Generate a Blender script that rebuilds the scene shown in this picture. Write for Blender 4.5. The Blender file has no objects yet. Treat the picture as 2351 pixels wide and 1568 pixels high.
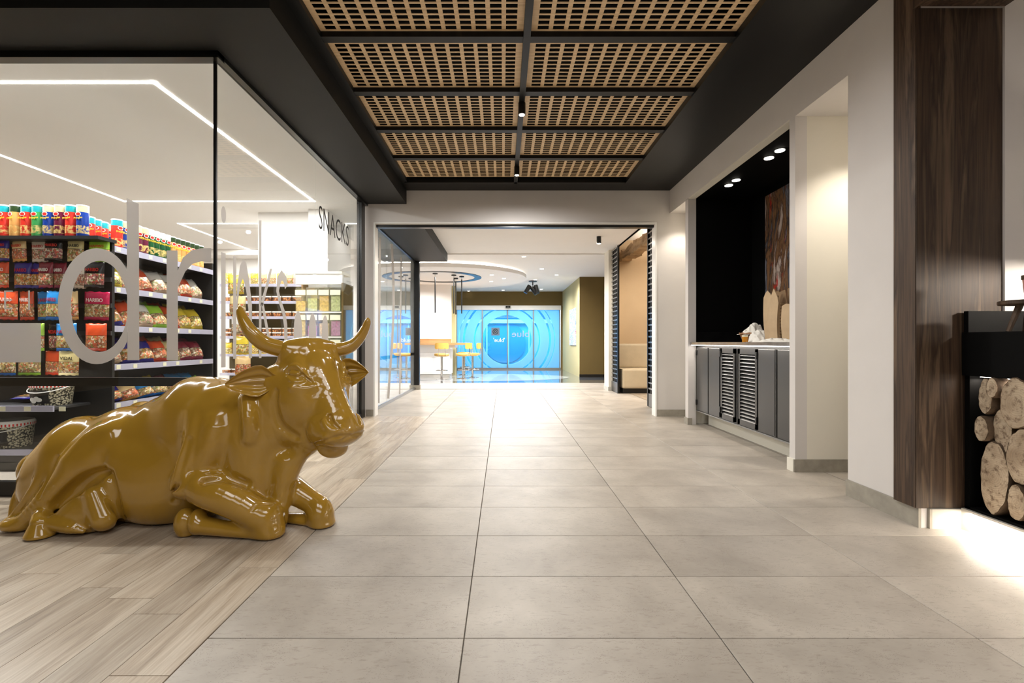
import bpy, bmesh, math, random
import numpy as np
from mathutils import Vector, Matrix
random.seed(7)
S = bpy.context.scene
COL = S.collection
CAMH = 1.1          # lens height above the floor
FOC = 1111.0        # focal length in pixels of the 2351 px wide frame
VX, VY = 1155.0, 786.0
# ---------------------------------------------------------------- camera
cam_d = bpy.data.cameras.new('camera'); cam = bpy.data.objects.new('camera', cam_d); COL.objects.link(cam)
cam.location = (0, 0, CAMH); cam.rotation_euler = (math.pi/2, 0, 0)
cam_d.sensor_width = 36; cam_d.lens = 36*FOC/2351.0
cam_d.shift_x = (1175.5-VX)/2351.0; cam_d.shift_y = -(784.0-VY)/2351.0
cam_d.clip_end = 100; cam_d.clip_start = 0.02
S.camera = cam
# ---------------------------------------------------------------- world + exposure
w = bpy.data.worlds.new('world'); S.world = w; w.use_nodes = True
w.node_tree.nodes['Background'].inputs[0].default_value = (0.9, 0.95, 1, 1)
w.node_tree.nodes['Background'].inputs[1].default_value = 0.05
S.view_settings.view_transform = 'Standard'; S.view_settings.look = 'None'
S.view_settings.gamma = 1; S.view_settings.use_curve_mapping = False
S.view_settings.exposure = 0.0
# ---------------------------------------------------------------- lights
def area(name, loc, size, power, color=(1,1,1), rot=(0,0,0), sy=None, spread=math.pi):
    d = bpy.data.lights.new(name, 'AREA'); d.energy = power; d.color = color; d.size = size
    if sy: d.shape = 'RECTANGLE'; d.size_y = sy
    d.spread = spread
    o = bpy.data.objects.new(name, d); o.location = loc; o.rotation_euler = rot; COL.objects.link(o); return o
def spot(name, loc, power, angle=100, color=(1,1,1), rot=(0,0,0), blend=.6, r=.04):
    d = bpy.data.lights.new(name, 'SPOT'); d.energy = power; d.color = color; d.spot_size = math.radians(angle)
    d.spot_blend = blend; d.shadow_soft_size = r
    o = bpy.data.objects.new(name, d); o.location = loc; o.rotation_euler = rot; COL.objects.link(o); return o
def pointl(name, loc, power, color=(1,1,1), r=.05):
    d = bpy.data.lights.new(name, 'POINT'); d.energy = power; d.color = color; d.shadow_soft_size = r
    o = bpy.data.objects.new(name, d); o.location = loc; COL.objects.link(o); return o
WARM = (1, .91, .79); NEUT = (1, .975, .945); COOL = (.93, .96, 1)
# lobby behind the camera: added unseen fill lights for the general brightness
area('lobby_fill_near', (.4, .6, 3.34), 1.6, 30, NEUT, sy=1.0)
area('lobby_fill_back', (-.5, -2.4, 3.3), 4.5, 100, NEUT, sy=2.0)
area('lobby_fill_left', (-1.2, .5, 3.34), 1.0, 24, NEUT, sy=1.2)
# corridor spots under the lattice
for yy in (1.25, 2.89, 4.53, 6.17):
    spot('corridor_spot', (.176, yy, 3.2), {1.25: 20, 2.89: 36, 4.53: 80, 6.17: 95}[yy], 178, NEUT, r=.05, blend=.5)
# shop interior: bright
SHW = (1, .975, .95)      # light of the LED lines in the shop ceiling
area('led_front', (-4.5, 4.09, 3.288), 3.1, 150, SHW, sy=.035)
area('led_front_left', (-7.5, 4.09, 3.288), 2.9, 60, SHW, sy=.035)
area('led_right', (-2.95, 5.8, 3.288), .035, 105, SHW, sy=3.4)
area('led_far', (-4.4, 7.54, 3.288), 2.9, 34, SHW, sy=.035)
area('led_left', (-5.9, 5.8, 3.288), .035, 120, SHW, sy=3.4)
area('led_back', (-4.9, 8.95, 3.288), 2.0, 60, SHW, sy=.035)
area('led_back_left', (-6.0, 10.3, 3.288), .035, 130, SHW, sy=2.7)
spot('shop_spot', (-2.45, 8.6, 3.25), 14, 140, SHW)
spot('shop_spot', (-3.2, 10.6, 3.25), 130, 140, SHW)
# corridor beyond the opening
for x_, y_, p_ in ((.55, 8.9, 200), (-.6, 8.2, 160), (1.6, 9.8, 160), (.2, 11.9, 200), (-.5, 13.0, 170), (1.1, 13.4, 170), (-1.7, 13.2, 150), (-2.6, 14.9, 120), (0, 15.2, 170), (1.6, 15.2, 150), (1.0, 17.6, 190), (-.8, 17.6, 190)):
    spot('hall_spot', (x_, y_, 2.97 if x_ < .3 and 12.2 < y_ < 16.8 else 3.13), p_*(0.65 if y_ < 10 else 1.5), 165, WARM if y_ < 11 else NEUT, r=.03)
area('vestibule_light', (.2, 21.3, 2.9), 4, 310, (.95,.98,1), sy=1.6)
# side room with banquette
area('side_room_cove', (3.75, 9.6, 3.0), .8, 60, WARM, rot=(math.pi,0,0), sy=2.2)
spot('side_room_light', (3.5, 9.3, 3.4), 210, 160, WARM)
# cabinet niche strips
area('cabinet_plinth_strip', (2.66, 5.3, .19), .10, 42, WARM, sy=2.1)
area('worktop_strip', (2.525, 5.3, 1.055), .02, 4, WARM, rot=(0,0,0), sy=2.1)
# recess wash, log niche strips, table lamp
spot('recess_spot', (3.0, 3.6, 2.98), 75, 110, WARM, r=.03)
spot('corner_recess_spot', (2.62, 6.88, 2.98), 30, 110, WARM, r=.03)
area('log_top_strip', (2.78, 1.7, .890), .05, 24, WARM, sy=2.2)
area('log_plinth_strip', (2.68, 1.7, .112), .04, 20, WARM, sy=2.2)
# ---------------------------------------------------------------- helpers
def W(px, py, Y): return Vector(((px-VX)/FOC*Y, Y, CAMH-(py-VY)/FOC*Y))
def lin(c):
    return tuple(((v/255.)/12.92 if v/255. <= .04045 else ((v/255.+.055)/1.055)**2.4) for v in c)+(1,)
class NT:
    def __init__(s, name):
        s.m = bpy.data.materials.new(name); s.m.use_nodes = True; s.t = s.m.node_tree; s.n = s.t.nodes
        s.p = s.n['Principled BSDF']; s.out = s.n['Material Output']
    def add(s, typ, **kw):
        nd = s.n.new(typ)
        for k, v in kw.items():
            if k.startswith('i_'):
                key = k[2:]
                key = int(key) if key.isdigit() else key.replace('_', ' ')
                nd.inputs[key].default_value = v
            else: setattr(nd, k, v)
        return nd
    def link(s, a, b): s.t.links.new(a, b)
    def ramp(s, fac, stops, interp='LINEAR'):
        r = s.n.new('ShaderNodeValToRGB'); r.color_ramp.interpolation = interp
        el = r.color_ramp.elements
        while len(el) < len(stops): el.new(.5)
        for e, (p, c) in zip(el, stops): e.position = p; e.color = c if len(c) == 4 else tuple(c)+(1,)
        s.link(fac, r.inputs[0]); return r.outputs[0]
    def coords(s, scale=(1,1,1), kind='Object', rnd=False):
        tc = s.n.new('ShaderNodeTexCoord'); mp = s.n.new('ShaderNodeMapping'); mp.inputs['Scale'].default_value = scale
        s.link(tc.outputs[kind], mp.inputs[0])
        if rnd:
            oi = s.n.new('ShaderNodeObjectInfo'); mu = s.add('ShaderNodeVectorMath', operation='SCALE')
            cb = s.n.new('ShaderNodeCombineXYZ')
            s.link(oi.outputs['Random'], cb.inputs[0]); s.link(oi.outputs['Random'], cb.inputs[1])
            s.link(cb.outputs[0], mu.inputs[0]); mu.inputs['Scale'].default_value = 37.
            s.link(mu.outputs[0], mp.inputs['Location'])
        return mp.outputs[0]
    def noise(s, vec, scale, detail=4, rough=.55, dist=0):
        nz = s.add('ShaderNodeTexNoise'); nz.inputs['Scale'].default_value = scale; nz.inputs['Detail'].default_value = detail
        nz.inputs['Roughness'].default_value = rough; nz.inputs['Distortion'].default_value = dist
        s.link(vec, nz.inputs['Vector']); return nz.outputs[0]
    def mix(s, fac, a, b, blend='MIX'):
        m = s.n.new('ShaderNodeMix'); m.data_type = 'RGBA'; m.blend_type = blend
        for val, i in ((fac, 0), (a, 6), (b, 7)):
            if hasattr(val, 'is_linked'): s.link(val, m.inputs[i])
            else: m.inputs[i].default_value = val if i else float(val)
        return m.outputs[2]
    def bump(s, h, strength=.2, dist=.01):
        b = s.n.new('ShaderNodeBump'); b.inputs['Strength'].default_value = strength; b.inputs['Distance'].default_value = dist
        s.link(h, b.inputs['Height']); s.link(b.outputs[0], s.p.inputs['Normal'])
    def math(s, op, a, b=None, c=None):
        m = s.n.new('ShaderNodeMath'); m.operation = op
        for i, v in enumerate((a, b, c)):
            if v is None: continue
            if hasattr(v, 'is_linked'): s.link(v, m.inputs[i])
            else: m.inputs[i].default_value = v
        return m.outputs[0]
    def base(s, sock): s.link(sock, s.p.inputs['Base Color'])
def mat(name, rgb, rough=.5, metal=0, coat=0, spec=.5, var=0, vs=6, emit=None, es=0, bumpy=0, bs=60, trans=0, alpha=1):
    t = NT(name); c = lin(rgb)
    t.p.inputs['Base Color'].default_value = c; t.p.inputs['Roughness'].default_value = rough
    t.p.inputs['Metallic'].default_value = metal; t.p.inputs['Coat Weight'].default_value = coat
    t.p.inputs['Coat Roughness'].default_value = .05; t.p.inputs['Specular IOR Level'].default_value = spec
    t.p.inputs['Transmission Weight'].default_value = trans; t.p.inputs['Alpha'].default_value = alpha
    if emit: t.p.inputs['Emission Color'].default_value = lin(emit); t.p.inputs['Emission Strength'].default_value = es
    if var or bumpy:
        v = t.coords()
        if var:
            nz = t.noise(v, vs, 4)
            t.base(t.ramp(nz, [(.3, tuple(x*(1-var) for x in c[:3])), (.7, tuple(min(1, x*(1+var)) for x in c[:3]))]))
        if bumpy: t.bump(t.noise(v, bs, 3), bumpy, .004)
    return t.m
def tag(o, label=None, cat=None, group=None, kind=None):
    if label: o['label'] = label
    if cat: o['category'] = cat
    if group: o['group'] = group
    if kind: o['kind'] = kind
    return o
def empty(name, loc=(0,0,0), rz=0, label=None, cat=None, group=None, kind=None, parent=None):
    o = bpy.data.objects.new(name, None); o.empty_display_size = .05; o.location = loc; o.rotation_euler = (0, 0, rz)
    COL.objects.link(o); o.parent = parent
    return tag(o, label, cat, group, kind)
class MB:
    def __init__(s): s.v = []; s.f = []
    def add(s, vs, fs):
        b = len(s.v); s.v += [tuple(v) for v in vs]; s.f += [tuple(i+b for i in f) for f in fs]; return s
    def box(s, x0, x1, y0, y1, z0, z1):
        if x0 > x1: x0, x1 = x1, x0
        if y0 > y1: y0, y1 = y1, y0
        if z0 > z1: z0, z1 = z1, z0
        return s.add([(x0,y0,z0),(x1,y0,z0),(x1,y1,z0),(x0,y1,z0),(x0,y0,z1),(x1,y0,z1),(x1,y1,z1),(x0,y1,z1)],
              [(0,3,2,1),(4,5,6,7),(0,1,5,4),(1,2,6,5),(2,3,7,6),(3,0,4,7)])
    def lathe(s, prof, n=20, c=(0,0,0), cap=True):
        vs = []; fs = []
        for r, z in prof:
            for i in range(n):
                a = 2*math.pi*i/n; vs.append((c[0]+r*math.cos(a), c[1]+r*math.sin(a), c[2]+z))
        for k in range(len(prof)-1):
            for i in range(n):
                j = (i+1) % n; fs.append((k*n+i, k*n+j, (k+1)*n+j, (k+1)*n+i))
        if cap: fs.append(tuple(range(n-1, -1, -1))); fs.append(tuple((len(prof)-1)*n+i for i in range(n)))
        return s.add(vs, fs)
    def tube(s, pts, rad, n=8, cap=True):
        pts = [Vector(p) for p in pts]
        if not hasattr(rad, '__len__'): rad = [rad]*len(pts)
        vs = []; fs = []; t0 = (pts[1]-pts[0]).normalized()
        up = Vector((0,0,1)) if abs(t0.z) < .9 else Vector((1,0,0))
        nrm = t0.cross(up).normalized()
        for k, p in enumerate(pts):
            t = (pts[min(k+1, len(pts)-1)]-pts[max(k-1, 0)]).normalized()
            nrm = (nrm-t*nrm.dot(t)).normalized(); bn = t.cross(nrm)
            for i in range(n):
                a = 2*math.pi*i/n; vs.append(p+(nrm*math.cos(a)+bn*math.sin(a))*rad[k])
        for k in range(len(pts)-1):
            for i in range(n):
                j = (i+1) % n; fs.append((k*n+i, k*n+j, (k+1)*n+j, (k+1)*n+i))
        if cap: fs.append(tuple(range(n-1, -1, -1))); fs.append(tuple((len(pts)-1)*n+i for i in range(n)))
        return s.add(vs, fs)
    def prism(s, poly, origin, ux, uy, depth):
        """poly of (u,v) in plane (origin, ux, uy), thickened by vector depth"""
        o = Vector(origin); ux = Vector(ux); uy = Vector(uy); d = Vector(depth); n = len(poly)
        a = [o+ux*u+uy*v for u, v in poly]; b = [p+d for p in a]
        return s.add(a+b, [tuple(range(n-1, -1, -1)), tuple(range(n, 2*n))]+[(i, (i+1) % n, n+(i+1) % n, n+i) for i in range(n)])
    def build(s, name, m, parent=None, loc=(0,0,0), smooth=False, bevel=0, fix=True, shift=None, seg=2):
        me = bpy.data.meshes.new(name); vs = s.v
        if shift: vs = [(v[0]-shift[0], v[1]-shift[1], v[2]-shift[2]) for v in vs]
        me.from_pydata(vs, [], s.f); me.validate()
        if fix or bevel:
            bm = bmesh.new(); bm.from_mesh(me)
            if bevel:
                bmesh.ops.bevel(bm, geom=[e for e in bm.edges if len(e.link_faces) == 2 and e.calc_face_angle(0) > .6], offset=bevel, segments=seg, affect='EDGES', profile=.6)
            bmesh.ops.recalc_face_normals(bm, faces=bm.faces[:]); bm.to_mesh(me); bm.free()
        if smooth:
            me.polygons.foreach_set('use_smooth', [True]*len(me.polygons))
            if smooth == 'auto': me.set_sharp_from_angle(angle=math.radians(40))
        o = bpy.data.objects.new(name, me); COL.objects.link(o); o.location = loc
        if m: me.materials.append(m)
        if parent: o.parent = parent
        return o
def box(name, m, x0, x1, y0, y1, z0, z1, parent=None, bevel=0, **kw):
    """box with its origin at the middle of its bottom (world coordinates)"""
    c = ((x0+x1)/2, (y0+y1)/2, min(z0, z1)); mb = MB().box(x0, x1, y0, y1, z0, z1)
    o = mb.build(name, m, None, loc=c, shift=c, bevel=bevel, **kw)
    if parent:
        o.parent = parent; o.location = Vector(c)-Vector(wl(parent))
    return o
def wl(o):
    v = Vector(o.location)
    while o.parent: o = o.parent; v = v+Vector(o.location)
    return v
def structure(o): o['kind'] = 'structure'; return o
def copy_tree(o, parent=None):
    c = o.copy(); COL.objects.link(c); c.parent = parent
    for ch in list(o.children): copy_tree(ch, c)
    return c
def textmesh(txt, size=1, ext=.001, shear=0, offs=0):
    cu = bpy.data.curves.new('txt', 'FONT'); cu.body = txt; cu.size = size; cu.extrude = ext; cu.align_x = 'CENTER'; cu.align_y = 'CENTER'
    cu.resolution_u = 3; cu.offset = offs; cu.shear = shear
    o = bpy.data.objects.new('txt', cu); COL.objects.link(o)
    dg = bpy.context.evaluated_depsgraph_get(); me = bpy.data.meshes.new_from_object(o.evaluated_get(dg))
    bpy.data.objects.remove(o); return me
def lettering(txt, m, loc, ux, uy, w, h, parent=None, name='lettering', me=None, offs=0):
    """flat print fitted into w x h, centred at loc; ux, uy are the reading and the up direction"""
    if me is None: me = textmesh(txt, offs=offs)
    me = me.copy(); me.materials.clear(); me.materials.append(m)
    co = np.empty(len(me.vertices)*3); me.vertices.foreach_get('co', co); co = co.reshape(-1, 3)
    mn = co.min(0); mx = co.max(0); c = (mn+mx)/2
    co[:, 0] = (co[:, 0]-c[0])*w/(mx[0]-mn[0]); co[:, 1] = (co[:, 1]-c[1])*h/(mx[1]-mn[1])
    me.vertices.foreach_set('co', co.ravel())
    ux = Vector(ux).normalized(); uy = Vector(uy).normalized(); uz = ux.cross(uy)
    R = Matrix((ux, uy, uz)).transposed().to_4x4()
    o = bpy.data.objects.new(name, me); COL.objects.link(o)
    o.matrix_local = Matrix.Translation(Vector(loc)) @ R
    if parent: o.parent = parent
    return o
# ---------------------------------------------------------------- materials
M = {}
def m_stone():
    t = NT('stone_tile'); v = t.coords((1,1,1), rnd=True)
    a = t.noise(v, 2.2, 6, .6, .3); v2 = t.coords((1, 3.0, 1), rnd=True)
    b = t.noise(v2, 26, 6, .7)
    c1 = t.ramp(a, [(.25, lin((146,137,126))[:3]), (.75, lin((184,175,163))[:3])])
    c2 = t.mix(t.ramp(b, [(.32, (.45,.45,.45)), (.46, (0,0,0))]), c1, lin((120,108,95)))
    vo = t.add('ShaderNodeTexVoronoi', feature='F1'); vo.inputs['Scale'].default_value = 90; t.link(v2, vo.inputs['Vector'])
    gate = t.noise(v, 9, 3)
    pit = t.math('MULTIPLY', t.math('LESS_THAN', vo.outputs['Distance'], .19), t.math('GREATER_THAN', gate, .53))
    c3 = t.mix(t.math('MULTIPLY', pit, .65), c2, lin((92,80,68)))
    oi = t.add('ShaderNodeObjectInfo'); hs = t.add('ShaderNodeHueSaturation')
    t.link(t.math('MULTIPLY_ADD', oi.outputs['Random'], .10, .95), hs.inputs['Value']); t.link(c3, hs.inputs['Color'])
    t.base(hs.outputs[0]); t.link(t.math('MULTIPLY_ADD', b, .16, .36), t.p.inputs['Roughness'])
    t.bump(b, .08, .002); return t.m
def m_plank():
    t = NT('pale_wood_plank'); v = t.coords((9, .8, 1), rnd=True)
    a = t.noise(v, 1.6, 5, .55, .9); v2 = t.coords((60, 2.2, 1), rnd=True); b = t.noise(v2, 2, 6, .65)
    wv = t.ramp(a, [(.25, lin((128,110,90))[:3]), (.45, lin((176,158,136))[:3]), (.62, lin((202,188,168))[:3]), (.8, lin((158,139,117))[:3])])
    c = t.mix(.38, wv, t.ramp(b, [(.3, lin((120,100,80))[:3]), (.7, lin((215,202,184))[:3])]))
    oi = t.add('ShaderNodeObjectInfo'); hs = t.add('ShaderNodeHueSaturation')
    t.link(t.math('MULTIPLY_ADD', oi.outputs['Random'], .26, .74), hs.inputs['Value']); t.link(c, hs.inputs['Color'])
    t.base(hs.outputs[0]); t.p.inputs['Roughness'].default_value = .33; t.bump(b, .06, .002); return t.m
def m_walnut(name='walnut_veneer', dark=1.0):
    t = NT(name); v = t.coords((10, 10, .55)); a = t.noise(v, 1.3, 5, .55, .8)
    v2 = t.coords((90, 90, 1.5)); b = t.noise(v2, 1.5, 6, .7)
    f = lambda c: tuple(x*dark for x in lin(c)[:3])
    c = t.ramp(a, [(.28, f((34,26,21))), (.42, f((104,82,64))), (.5, f((56,43,34))), (.6, f((150,124,100))), (.72, f((62,48,38)))])
    t.base(t.mix(.35, c, t.ramp(b, [(.3, f((34,24,18))), (.7, f((130,100,76)))])))
    t.p.inputs['Roughness'].default_value = .55; t.p.inputs['Specular IOR Level'].default_value = .3; t.bump(b, .15, .002); return t.m
def m_oak(name, c0, c1, sc=(3,40,40), rough=.5):
    t = NT(name); v = t.coords(sc); a = t.noise(v, 1.5, 5, .6, .4)
    t.base(t.ramp(a, [(.3, lin(c0)[:3]), (.7, lin(c1)[:3])])); t.p.inputs['Roughness'].default_value = rough; return t.m
def m_wall(name, rgb, amt=.03):
    t = NT(name); v = t.coords(); a = t.noise(v, 1.7, 5); c = lin(rgb)
    t.base(t.ramp(a, [(.3, tuple(x*(1-amt) for x in c[:3])), (.7, tuple(min(1, x*(1+amt)) for x in c[:3]))]))
    t.p.inputs['Roughness'].default_value = .75; t.p.inputs['Specular IOR Level'].default_value = .25
    t.bump(t.noise(t.coords((1,1,1)), 90, 3), .05, .002); return t.m
def m_glass(name, tint=(1,1,1), refl=1.0, base=0.0, ior=1.5):
    t = NT(name); t.n.remove(t.p)
    tr = t.add('ShaderNodeBsdfTransparent'); tr.inputs[0].default_value = tuple(tint)+(1,)
    gl = t.add('ShaderNodeBsdfGlossy'); gl.inputs['Roughness'].default_value = .0; gl.inputs[0].default_value = (1,1,1,1)
    lw = t.add('ShaderNodeLayerWeight'); lw.inputs[0].default_value = .5; fr = t.math('MULTIPLY_ADD', t.math('POWER', lw.outputs['Facing'], 5.0), .96, .035)
    mx = t.add('ShaderNodeMixShader')
    t.link(t.math('MULTIPLY_ADD', fr, refl, base), mx.inputs[0]); t.link(tr.outputs[0], mx.inputs[1]); t.link(gl.outputs[0], mx.inputs[2])
    t.link(mx.outputs[0], t.out.inputs[0]); return t.m
def m_frost(name, rgb=(205,200,196), clear=.15):
    t = NT(name); t.p.inputs['Base Color'].default_value = lin(rgb); t.p.inputs['Roughness'].default_value = .6
    tl = t.add('ShaderNodeBsdfTranslucent'); tl.inputs[0].default_value = lin(rgb)
    tr = t.add('ShaderNodeBsdfTransparent')
    m1 = t.add('ShaderNodeMixShader'); m1.inputs[0].default_value = .45; t.link(t.p.outputs[0], m1.inputs[1]); t.link(tl.outputs[0], m1.inputs[2])
    m2 = t.add('ShaderNodeMixShader'); m2.inputs[0].default_value = clear; t.link(m1.outputs[0], m2.inputs[1]); t.link(tr.outputs[0], m2.inputs[2])
    t.link(m2.outputs[0], t.out.inputs[0]); return t.m
def m_end_grain():
    t = NT('log_end_grain'); tc = t.add('ShaderNodeTexCoord')
    nz = t.add('ShaderNodeTexNoise'); nz.inputs['Scale'].default_value = 5; t.link(tc.outputs['Object'], nz.inputs['Vector'])
    sc = t.add('ShaderNodeVectorMath', operation='SCALE'); t.link(nz.outputs['Color'], sc.inputs[0]); sc.inputs['Scale'].default_value = .05
    ad = t.add('ShaderNodeVectorMath', operation='ADD'); t.link(tc.outputs['Object'], ad.inputs[0]); t.link(sc.outputs[0], ad.inputs[1])
    sx = t.add('ShaderNodeSeparateXYZ'); t.link(ad.outputs[0], sx.inputs[0])
    y = t.math('SUBTRACT', sx.outputs[1], .025); z = t.math('SUBTRACT', sx.outputs[2], .025)
    r = t.math('SQRT', t.math('ADD', t.math('MULTIPLY', y, y), t.math('MULTIPLY', z, z)))
    ring = t.math('SINE', t.math('MULTIPLY', r, 560.))
    fine = t.noise(t.coords((1,1,1), rnd=True), 30, 5, .7)
    base = t.ramp(t.noise(t.coords((1,1,1), rnd=True), 6, 4), [(.3, lin((150,130,106))[:3]), (.7, lin((204,186,160))[:3])])
    c = t.mix(t.math('MULTIPLY_ADD', ring, .07, .12), base, lin((108,80,54)))
    c = t.mix(t.ramp(fine, [(.34, (.85,)*3), (.50, (0,0,0))]), c, lin((84,60,40)))
    t.base(c); t.p.inputs['Roughness'].default_value = .8; t.bump(t.math('ADD', ring, t.math('MULTIPLY', fine, 3)), .25, .002); return t.m
def m_banner(name, top, mid, bot, scale=14, hi=(240,230,200), lo=(90,40,20)):
    """printed packet: colour bands over a field of sweets"""
    t = NT(name); tc = t.add('ShaderNodeTexCoord'); sx = t.add('ShaderNodeSeparateXYZ'); t.link(tc.outputs['Generated'], sx.inputs[0])
    vo = t.add('ShaderNodeTexVoronoi'); vo.inputs['Scale'].default_value = scale; t.link(t.coords((1,.3,1.2), 'Generated', rnd=True), vo.inputs['Vector'])
    vc = t.ramp(t.math('FRACT', t.math('MULTIPLY', vo.outputs['Distance'], 2.7)), [(0, lin(hi)[:3]), (.45, lin(mid)[:3]), (1, lin(lo)[:3])])
    cs = t.add('ShaderNodeSeparateColor'); t.link(vo.outputs['Color'], cs.inputs[0])
    cell = t.ramp(cs.outputs[0], [(0, lin(lo)[:3]), (.35, lin(mid)[:3]), (.55, lin(hi)[:3]), (.75, lin((225,60,30))[:3]), (.9, lin((90,150,40))[:3])], 'CONSTANT')
    field = t.mix(.55, vc, cell)
    c = t.ramp(sx.outputs[2], [(0, lin(bot)[:3]), (.12, (0,0,0)), (.14, (0,0,0)), (.52, (0,0,0)), (.56, lin(top)[:3])], 'CONSTANT')
    mask = t.math('MULTIPLY', t.math('GREATER_THAN', sx.outputs[2], .13), t.math('LESS_THAN', sx.outputs[2], .55))
    t.base(t.mix(mask, c, field)); t.p.inputs['Roughness'].default_value = .22
    t.bump(t.noise(t.coords((1,1,1), rnd=True), 22, 3), .35, .01); return t.m
def m_can(name, body, rim):
    t = NT(name); tc = t.add('ShaderNodeTexCoord'); sx = t.add('ShaderNodeSeparateXYZ'); t.link(tc.outputs['Generated'], sx.inputs[0])
    v = t.coords((1,1,1), rnd=True); nz = t.noise(v, 22, 3)
    b = lin(body)[:3]
    c = t.ramp(sx.outputs[2], [(0, b), (.10, (0,0,0)), (.36, b), (.80, lin(rim)[:3])], 'CONSTANT')
    m = t.math('MULTIPLY', t.math('GREATER_THAN', sx.outputs[2], .1), t.math('LESS_THAN', sx.outputs[2], .36))
    food = t.ramp(nz, [(.36, b), (.5, lin((236,206,130))[:3]), (.62, b)])
    t.base(t.mix(m, c, food)); t.p.inputs['Roughness'].default_value = .25; return t.m
M['tile'] = m_stone(); M['plank'] = m_plank(); M['walnut'] = m_walnut('walnut_veneer', .42); M['walnut_face'] = m_walnut('walnut_strip', .62)
M['wall'] = m_wall('painted_wall', (212,207,203)); M['wall_cream'] = m_wall('cream_wall', (228,223,210))
M['shopwall'] = m_wall('shop_white', (236,234,232), .01); M['hallceil'] = m_wall('hall_ceiling', (232,229,226), .01)
M['black'] = mat('black_paint', (12,12,11), .45, var=.1, vs=3, spec=.3); M['grey_black'] = mat('charcoal_soffit', (24,24,22), .6, var=.1, vs=3, spec=.3)
M['deepblack'] = mat('niche_black', (5,5,5), .6, spec=.1); M['frame_black'] = mat('black_frame', (12,12,12), .3)
M['ply'] = m_oak('birch_ply', (196,164,122), (228,200,160), (2,30,30)); M['grout'] = mat('grout', (116,108,98), .8)
M['base_stone'] = mat('baseboard_stone', (150,144,132), .4, var=.14, vs=14)
M['base_stone_light'] = mat('baseboard_pale_stone', (188,184,176), .4, var=.06, vs=8)
M['glass'] = m_glass('clear_glass', (.97,.985,.98), .8, .015); M['glass_hall'] = m_glass('hall_glass', (.85,.88,.88), 1.0, .20)
M['frost'] = m_frost('frosted_film'); M['film_black'] = mat('black_film', (18,18,18), .4)
M['white_gloss'] = mat('white_gloss', (240,238,234), .25); M['steel'] = mat('brushed_steel', (150,150,150), .32, .9, bumpy=.05, bs=30)
M['steel_dark'] = mat('dark_steel', (92,92,92), .28, .85); M['chrome'] = mat('chrome', (210,210,210), .08, 1)
M['rail'] = mat('shelf_rail', (178,176,196), .3, var=.05); M['tagw'] = mat('price_tag', (236,232,205), .5)
M['olive'] = m_wall('olive_wall', (104,86,48), .05); M['olive_lit'] = m_wall('olive_wall_lit', (176,168,128), .03)  # second is a paler copy of the olive, light put into its colour
M['tan'] = m_wall('tan_wall', (190,166,134), .04); M['cream_leather'] = mat('cream_leather', (196,180,152), .45, var=.05, bumpy=.1)
M['mustard'] = mat('mustard_leather', (212,168,84), .4, var=.05)
M['beam'] = m_oak('rough_beam', (120,92,62), (190,160,122), (1.5,.6,6), .85); M['oak'] = m_oak('oak_top', (160,120,78), (198,158,110), (.8,14,14), .4)
M['led'] = mat('led_strip', (255,255,255), .5, emit=(255,250,242), es=9); M['lamp_glow'] = mat('lamp_glow', (255,255,255), .5, emit=(255,246,230), es=14)
M['bark'] = mat('log_bark', (88,70,52), .9, var=.35, vs=14, bumpy=.8, bs=26); M['endgrain'] = m_end_grain()
M['kraft'] = mat('kraft_card', (186,160,126), .75, var=.06, vs=12); M['kraft_dark'] = mat('kraft_dark', (140,112,80), .8, var=.08, vs=12)
M['wicker'] = m_oak('wicker', (96,60,36), (188,138,92), (60,60,90), .6); M['linen'] = mat('white_linen', (236,232,224), .8, bumpy=.3)
# ---------------------------------------------------------------- floor
TW, TD = .954, .4766
XB = -1.099; WALLX = 2.48; GX = -2.06; GY = 3.47; ENDY = 7.2
floor = structure(box('floor', M['grout'], -9.5, 6, -5, 11.9, -.1, -.012))
fo = Vector(floor.location)
def mk_piece(name, m, lx, ly, h=.012, bev=.0015):
    b = MB().box(-lx/2, lx/2, -ly/2, ly/2, 0, h); me_o = b.build(name, m, bevel=bev, seg=1); return me_o
proto = mk_piece('tile', M['tile'], TW-.004, TD-.004); first = True
for i in range(4):
    for j in range(-1, 25):
        o = proto if first else proto.copy()
        if not first: COL.objects.link(o)
        first = False; o.parent = floor; o.location = Vector((XB+TW*(i+.5), -.108-TD+TD*(j+1.5)+.0, -.0115))-fo
# full sheet of the same stone past the single tiles (too far or out of view)
for nm, a in (('tile_field', (WALLX+.245, 6, -5, 11.9)), ('tile_field', (XB, WALLX+.24, -5, -.11-TD)), ('tile_field', (-9.5, GX, GY+.02, 11.9)), ('tile_field', (XB-.96, XB-.005, ENDY, 11.9)), ('tile_field', (XB, WALLX+.24, -.108+TD*25, 11.9))):
    o = box(nm, M['tile'], a[0], a[1], a[2], a[3], -.0115, -.0005, parent=floor)
PW, PL = .2, .767
proto = mk_piece('plank', M['plank'], PW-.002, PL-.002, .0122, .001); first = True
offs = [1.597, 1.96, 2.08, 2.17, 1.75, 2.3, 1.9, 1.66, 2.2, 1.8, 2.05]
rnd = random.Random(3)
for i in range(22):
    x = XB-.002-PW*(i+.5); y1 = ENDY if x > GX-.02 else GY
    o0 = offs[i % 11]
    k0 = int(math.floor((.9-o0)/PL)); y = o0+k0*PL
    while y < y1-.02:
        l = min(PL, y1-y)
        o = proto if first else proto.copy()
        if not first: COL.objects.link(o)
        first = False; o.parent = floor; o.location = Vector((x, y+l/2, -.0120))-fo
        if l < PL-.01: o.scale = (1, l/PL, 1)
        y += PL
box('plank_field', M['plank'], XB-.004-PW*22, XB-.004, -5, .83, -.012, -.0002, parent=floor)
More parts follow.
